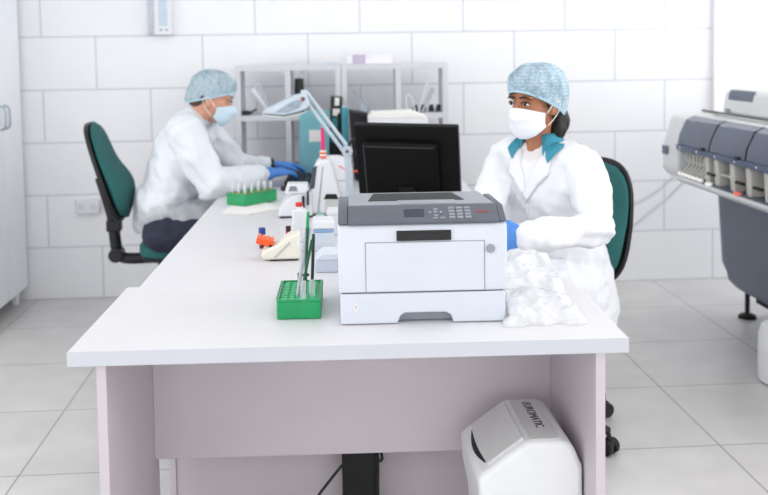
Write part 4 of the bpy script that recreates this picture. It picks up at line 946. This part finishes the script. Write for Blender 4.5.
def woman():
    f = V((-.72, -.69, 0)).normalized(); l = V((0, 0, 1)).cross(f)      # l = her left
    pel = V((.865, 3.455, .565)); n0 = at(541, 142, 3.37); hc = at(535.5, 101, 3.325)
    t = thing('person', 'woman in white lab coat, blue bouffant cap and white mask seated at right', 'person', (pel.x, pel.y, 0))
    waist = pel.lerp(n0, .42)+f*.005; chest = pel.lerp(n0, .74)+f*.01; shl = pel.lerp(n0, .93)
    shL = at(581, 166, 3.275); shR = at(504, 160, 3.49)
    elL = at(599, 229, 3.10); wrL = at(523, 237, 2.985); elR = at(489, 206, 3.30); wrR = V((.47, 3.07, .825))
    hipL = pel+l*.09; hipR = pel-l*.09; knL = hipL+f*.42+V((0, 0, .0)); knR = hipR+f*.42
    anL = V((knL.x, knL.y, .09)); anR = V((knR.x, knR.y, .09))
    H, HM = frame(hc, (-.80, -.60, 0), .06, -.02)
    b = MB(); head_parts(b, H, HM, 1.0)
    b.loft([n0-V((0, 0, .02)), n0.lerp(hc, .35), hc-V((0, 0, .03))+V((.012, .01, 0))], [.056, .05, .052])
    b.loft([pel, waist, chest, shl, n0-V((0, 0, .01))], [(.15, .115), (.125, .1), (.135, .09), (.12, .07), (.06, .05)], side=l, seg=24)
    b.loft([shL, elL, wrL], [.04, .035, .024]); b.loft([shR, elR, wrR], [.04, .035, .024])
    for h_, k_, a_ in ((hipL, knL, anL), (hipR, knR, anR)):
        b.loft([h_, k_, a_], [.075, .052, .038]); b.loft([a_-f*.04-V((0, 0, .045)), a_+f*.14-V((0, 0, .06))], [(.035, .03), (.036, .022)], side=l)
    for w_, e_ in ((wrL, elL), (wrR, elR)):
        d = (w_-e_).normalized(); b.loft([w_, w_+V((d.x, d.y, -.05))*.07], [(.02, .014), (.022, .01)], side=l if w_ is wrR else V((0, .1, 1)))
    body = fuse(b, 'body', SKIN_D, t, .0065, 3)
    face(H, HM, t, body, HAIR); 
    tr = MB(); tr.loft([pel-V((0, 0, .02)), pel+V((0, 0, .06))], [(.158, .12)]*2, side=l)
    for h_, k_, a_ in ((hipL, knL, anL), (hipR, knR, anR)): tr.loft([h_, k_, k_.lerp(a_, .5), a_], [.084, .064, .055, .05])
    fuse(tr, 'trousers', mat('pale_trousers', (150, 170, 185), .8, bump=.2), t, .012, 4)
    sh = MB()
    for a_ in (anL, anR): sh.loft([a_-f*.05-V((0, 0, .045)), a_+f*.05-V((0, 0, .048)), a_+f*.16-V((0, 0, .055))], [(.042, .042), (.045, .04), (.04, .032)], side=l)
    fuse(sh, 'shoes', PLW, t, .01, 3)
    # coat
    c = MB()
    c.loft([pel-V((0, 0, .07)), pel+V((0, 0, .03)), waist, chest, shl+V((0, 0, -.01)), n0-V((0, 0, .018))], [(.20, .165), (.195, .155), (.165, .13), (.17, .118), (.13, .088), (.062, .058)], side=l, seg=28)
    c.loft([shl.lerp(shL, .4), shL, shL.lerp(elL, .5)+l*.01, elL, elL.lerp(wrL, .5), wrL-(wrL-elL).normalized()*.005], [.07, .066, .064, .058, .051, .043])
    c.loft([shl.lerp(shR, .4), shR, shR.lerp(elR, .5), elR, elR.lerp(wrR, .5), wrR], [.075, .07, .064, .058, .05, .042])
    for h_, k_ in ((hipL, knL), (hipR, knR)): c.loft([h_, h_.lerp(k_, .5), k_], [(.105, .10), (.1, .098), (.085, .085)], side=l)
    # skirt of the coat hanging beside the thigh
    c.loft([pel+l*.1+V((0, 0, .03)), pel+l*.135-V((0, 0, .09)), pel+l*.14-V((0, 0, .17))], [(.07, .13), (.06, .15), (.045, .16)], side=l, seg=20)
    def fn(p, n):
        q = p-pel; u = q.dot(l); z = q.z
        k = .013*fbm(p, (7, 7, 4.5), 3)
        armw = max(0, 1-abs((p-elL).length)/.2)
        k += .0105*ridge(p+V((0, 0, u*.8)), (9, 9, 15))*(.6+.8*armw)+.004*ridge(p-V((0, 0, u*.6)), (22, 22, 26))
        if z < .15: k += .013*ridge(V((u*1.0, q.dot(f), z*.25)), (17, 14, 10))
        return k-.003
    coat = fuse(c, 'lab_coat', COAT, t, .0075, 5, fn)
    bv = world_bvh(coat); org = V((n0.x, n0.y, n0.z)); into = -f
    up = V((0, 0, 1)); rt = l                                       # +right = her left = image right
    drape('t_shirt', bv, org, rt, up, into, [(-.05, .0), (.055, .0), (.04, -.05), (.0, -.16), (-.038, -.05)], .003, .003, SHIRT, t)
    drape('lapel', bv, org, rt, up, into, [(.052, .005), (.082, -.005), (.085, -.1), (.045, -.14), (.0, -.205), (-.006, -.175), (.03, -.07)], .007, .004, COAT, coat)
    drape('lapel', bv, org, rt, up, into, [(-.05, .005), (-.078, -.005), (-.082, -.1), (-.05, -.125), (-.002, -.19), (.002, -.16), (-.028, -.06)], .006, .004, COAT, coat)
    drape('placket', bv, org, rt, up, into, [(-.006, -.19), (.004, -.2), (.006, -.3), (.001, -.3)], .003, .003, COAT, coat)
    for pts_ in ([(.04, .04), (.085, .05), (.118, -.005), (.078, -.062), (.05, -.005)], [(-.04, .025), (-.068, .03), (-.09, -.02), (-.068, -.055), (-.046, -.012)]):
        drape('collar_point', bv, org, rt, up, into, pts_, .013, .004, TEALC, coat, cut=.01)['label'] = 'teal collar point'
    for k_ in (-.225, -.28):
        hit, nn, ix, ds = bv.ray_cast(org+rt*.004+up*k_-into*.6, into, 1.2)
        if hit: MB().cyl(hit-into*.0, hit-into*.005, .0075).build('button', PLW, coat, w=True)
    # teal collar band around the neck
    def collar(a0, a1, nm):
        mb = MB(); g = []
        for i in range(15):
            a = a0+(a1-a0)*i/14; row = []
            for j in range(7):
                v = j/6
                rad = .060+.024*v**.9; zz = .034-.050*v-.022*max(0, math.cos(a))*v*1.6
                row.append(mb.bm.verts.new(n0+f*(rad*math.cos(a)*.95)+l*(rad*1.12*math.sin(a))+V((0, 0, zz))))
            g.append(row)
        for A, B in zip(g, g[1:]):
            for j in range(6): mb.bm.faces.new([A[j], A[j+1], B[j+1], B[j]])
        o = mb.build('collar', TEALC, t, w=True, angle=180); sd = o.modifiers.new('t', 'SOLIDIFY'); sd.thickness = .004; sd.offset = 0
        o['label'] = 'teal collar'
    collar(.55, 2*PI-.55, 'c')
    gl = MB()
    for w_, e_ in ((wrL, elL), (wrR, elR)):
        d = (w_-e_).normalized(); gl.loft([w_-d*.03, w_], [.03, .029]); hand(gl, w_, V((d.x, d.y, -.05)), (0, 0, 1) if w_ is wrR else V((.2, -.95, .1)), l if w_ is wrR else V((0, .1, 1)), .45, 1.0, 1.1)
    fuse(gl, 'gloves', GLOVE, t, .0038, 2)
    hr = MB(); hr.ell(H(-.07, .0, -.035), (.045, .062, .05), HM); hr.ell(H(-.078, .028, -.075), (.046, .045, .06), HM); hr.ell(H(-.06, .045, -.1), (.03, .03, .04), HM); hr.ell(H(-.03, .066, -.02), (.03, .012, .04), HM); hr.ell(H(-.03, -.066, -.02), (.03, .012, .04), HM)
    hr.loft([H(.03, .071, .03), H(.022, .0745, -.005), H(.015, .073, -.03)], [(.012, .005), (.009, .004), (.004, .003)], side=HM @ V((1, 0, 0)))
    fuse(hr, 'hair', HAIR, t, .006, 2, lambda p, n: .003*fbm(p, (60, 60, 20)))
    cap(H, t, CAPW, 3.1, .5, .042, -.075, .017)
    mask(H, t, MASKW)
woman()

def man():
    Y = 4.63; f = V((1, .03, 0)).normalized(); l = V((0, 0, 1)).cross(f)
    pel = at(166, 221, Y); waist = at(172, 188, Y); chest = at(182, 146, Y); n0 = at(197, 117, Y); hc = at(211.5, 97.5, Y)
    t = thing('person', 'man in white gown, pale bouffant cap and mask seated at left typing', 'person', (pel.x, pel.y, 0))
    shR = at(185, 134, Y-.17); shL = at(203, 130, Y+.17)
    elR = at(211, 182, 4.40); wrR = at(262, 174.5, 4.66); elL = at(238, 166, 4.93); wrL = at(270, 165, 4.87)
    hipR = pel-l*.09; hipL = pel+l*.09; knR = hipR+f*.43-V((0, 0, .02)); knL = hipL+f*.43-V((0, 0, .02))
    anR = V((knR.x-.02, knR.y, .09)); anL = V((knL.x-.02, knL.y, .09))
    H, HM = frame(hc, f, .26, 0)
    b = MB(); head_parts(b, H, HM, .99)
    b.loft([n0-V((.01, 0, .02)), n0.lerp(hc, .4), H(-.02, 0, -.03)], [.06, .055, .056])
    b.loft([pel, waist, chest, n0-V((.01, 0, .03))], [(.16, .115), (.14, .1), (.15, .09), (.07, .05)], side=l, seg=24)
    b.loft([shR, elR, wrR], [.042, .037, .027]); b.loft([shL, elL, wrL], [.042, .037, .027])
    for h_, k_, a_ in ((hipL, knL, anL), (hipR, knR, anR)):
        b.loft([h_, k_, a_], [.075, .052, .038]); b.loft([a_-f*.04-V((0, 0, .045)), a_+f*.14-V((0, 0, .06))], [(.035, .03), (.036, .022)], side=l)
    tgR = V((-.075, 4.79, .825)); tgL = V((-.07, 4.93, .825))
    dR = (tgR-wrR).normalized(); dL = (tgL-wrL).normalized()
    hand(b, wrR+dR*.015, dR, (0, -.25, 1), l, .5, .9, .6); hand(b, wrL+dL*.015, dL, (0, .2, 1), -l, .5, .9, .6)
    body = fuse(b, 'body', SKIN_L, t, .0075, 3)
    face(H, HM, t, body, HAIRB)
    tr = MB(); tr.loft([pel-V((0, 0, .02)), pel+V((0, 0, .09))], [(.172, .12)]*2, side=l)
    for h_, k_, a_ in ((hipL, knL, anL), (hipR, knR, anR)): tr.loft([h_, h_.lerp(k_, .5), k_, k_.lerp(a_, .5), a_], [.092, .088, .07, .06, .052])
    tr.loft([hipR+V((.0, -.075, -.03)), hipR.lerp(knR, .35)+V((0, -.06, -.03)), hipR.lerp(knR, .8)], [.088, .09, .075])
    fuse(tr, 'trousers', NAVY, t, .012, 4, lambda p, n: .004*fbm(p, (20, 20, 20)))
    sh = MB()
    for a_ in (anL, anR): sh.loft([a_-f*.05-V((0, 0, .045)), a_+f*.05-V((0, 0, .048)), a_+f*.17-V((0, 0, .055))], [(.042, .042), (.045, .04), (.04, .032)], side=l)
    fuse(sh, 'shoes', BLKM, t, .01, 3)
    # undershirt keeps the gown from showing skin
    g = MB()
    g.loft([pel+V((0, 0, .075)), pel+V((-.002, 0, .10)), waist-V((.0, 0, 0)), at(176, 165, Y), chest-V((.012, 0, 0)), at(188, 127, Y), n0-V((.012, 0, .008))], [(.19, .118), (.195, .125), (.19, .122), (.19, .117), (.185, .105), (.14, .082), (.066, .06)], side=l, seg=28)
    g.loft([shR+V((-.01, .08, 0)), shR, shR.lerp(elR, .5), elR, elR.lerp(wrR, .5), wrR-(wrR-elR).normalized()*.015], [.085, .085, .08, .07, .056, .041])
    g.loft([shL+V((-.01, -.08, 0)), shL, shL.lerp(elL, .5), elL, elL.lerp(wrL, .5), wrL-(wrL-elL).normalized()*.02], [.085, .078, .07, .062, .05, .04])
    # stand-up collar
    g.loft([n0-V((.012, 0, .02)), n0+V((-.006, 0, .018))], [(.072, .066), (.066, .062)], side=l, dome=False)
    def fn(p, n):
        z = p.z-pel.z
        k = .012*fbm(p, (6, 6, 4), 3)+.012*ridge(p+V((0, 0, p.x*.9)), (7, 9, 13))+.006*ridge(p+V((p.z*.6, 0, 0)), (17, 14, 12))
        if z < .16: k += .012*ridge(V((p.x+p.z*.9, p.y, p.z*.5-p.x*.4)), (10, 10, 22))
        return k-.004
    gown = fuse(g, 'gown', GOWN, t, .009, 5, fn)
    k2 = MB(); k2.loft([pel-V((.0, 0, .035)), pel+V((0, 0, .02)), pel+V((0, 0, .11))], [(.196, .135), (.204, .14), (.198, .132)], side=l, seg=28, dome=False)
    for h_, k_ in ((hipL, knL), (hipR, knR)): k2.loft([h_+V((0, 0, .03)), h_.lerp(k_, .25)+V((0, 0, .036)), h_.lerp(k_, .5)+V((0, 0, .034))], [(.112, .09), (.108, .085), (.10, .08)], side=l)
    def fk(p, n): return .012*ridge(V((p.x+p.z*.9, p.y, p.z*.5-p.x*.4)), (10, 10, 22))+.008*ridge(p, (20, 20, 20))-.003
    fuse(k2, 'gown_skirt', mat('translucent_gown', (222, 226, 232), .3, alpha=.6, var=.03, bump=.5, bscale=30), t, .008, 4, fk)
    gl = MB()
    gl.loft([wrR+dR*.034, wrR+dR*.045], [.032, .032]); hand(gl, wrR+dR*.04, dR, (0, -.25, 1), l, .5, 1.0, 1.08); hand(gl, wrL+dL*.02, dL, (0, .2, 1), -l, .5, 1.0, 1.08)
    fuse(gl, 'gloves', GLOVE, t, .0042, 2)
    wb = MB().lathe((0, 0, 0), [(.033, -.01), (.036, -.008), (.036, .008), (.033, .01)], 24)
    q = V((0, 0, 1)).rotation_difference(dL).to_matrix().to_4x4(); q.translation = wrL+dL*.004
    bmesh.ops.transform(wb.bm, matrix=q, verts=wb.bm.verts); wb.build('wrist_watch', BLK, t, w=True)
    hr = MB(); hr.ell(H(-.06, 0, -.03), (.045, .064, .035), HM); hr.ell(H(-.02, -.072, -.01), (.03, .008, .03), HM); hr.ell(H(-.02, .072, -.01), (.03, .008, .03), HM)
    fuse(hr, 'hair', HAIRB, t, .006, 2, lambda p, n: .002*fbm(p, (80, 80, 80)))
    cap(H, t, CAPM, 8.4, .1, .046, -.05, .010)
    mask(H, t, MASKB)
man()

# ------------------------------------------------------------------ light
def area(name, loc, rot, sx, sy, power, col=(1, 1, 1), portal=False):
    ld = bpy.data.lights.new(name, 'AREA'); ld.shape = 'RECTANGLE'; ld.size = sx; ld.size_y = sy; ld.energy = power; ld.color = col
    o = bpy.data.objects.new(name, ld); COL.objects.link(o); o.location = loc; o.rotation_euler = rot; return o
for x in (-1.3, .7, 2.7):
    for y in (-3.6, -1.5, .6, 2.5): area('ceiling_lamp', (x, y, ZC-.02), (0, 0, 0), .6, 1.2, 15, (1, .985, .97))
area('window_and_fill_light', (XL-.3, 1.45, 1.55), (0, -PI/2, 0), 2.4, 5.8, 250, (.985, .99, 1))  # fill light outside the added left window
area('window_and_fill_light', (XR+.3, 2.8, 1.8), (0, PI/2, 0), 1.95, 5.0, 480, (.985, .99, 1))
area('window_and_fill_light', (.85, YF-.3, 1.55), (PI/2, 0, 0), 5.5, 2.4, 400, (.985, .99, 1))  # frontal fill outside the added window behind the camera
wd_ = bpy.data.worlds.new('sky'); SC.world = wd_; wd_.use_nodes = True
bg = wd_.node_tree.nodes['Background']; bg.inputs[0].default_value = (.93, .965, 1, 1); bg.inputs[1].default_value = 2.6
SC.view_settings.view_transform = 'Standard'; SC.view_settings.look = 'None'; SC.view_settings.gamma = 1; SC.view_settings.use_curve_mapping = False
SC.view_settings.exposure = -1.96
SC.cycles.use_denoising = True; SC.cycles.max_bounces = 10; SC.cycles.diffuse_bounces = 6; SC.cycles.transparent_max_bounces = 16; SC.cycles.sample_clamp_indirect = 6
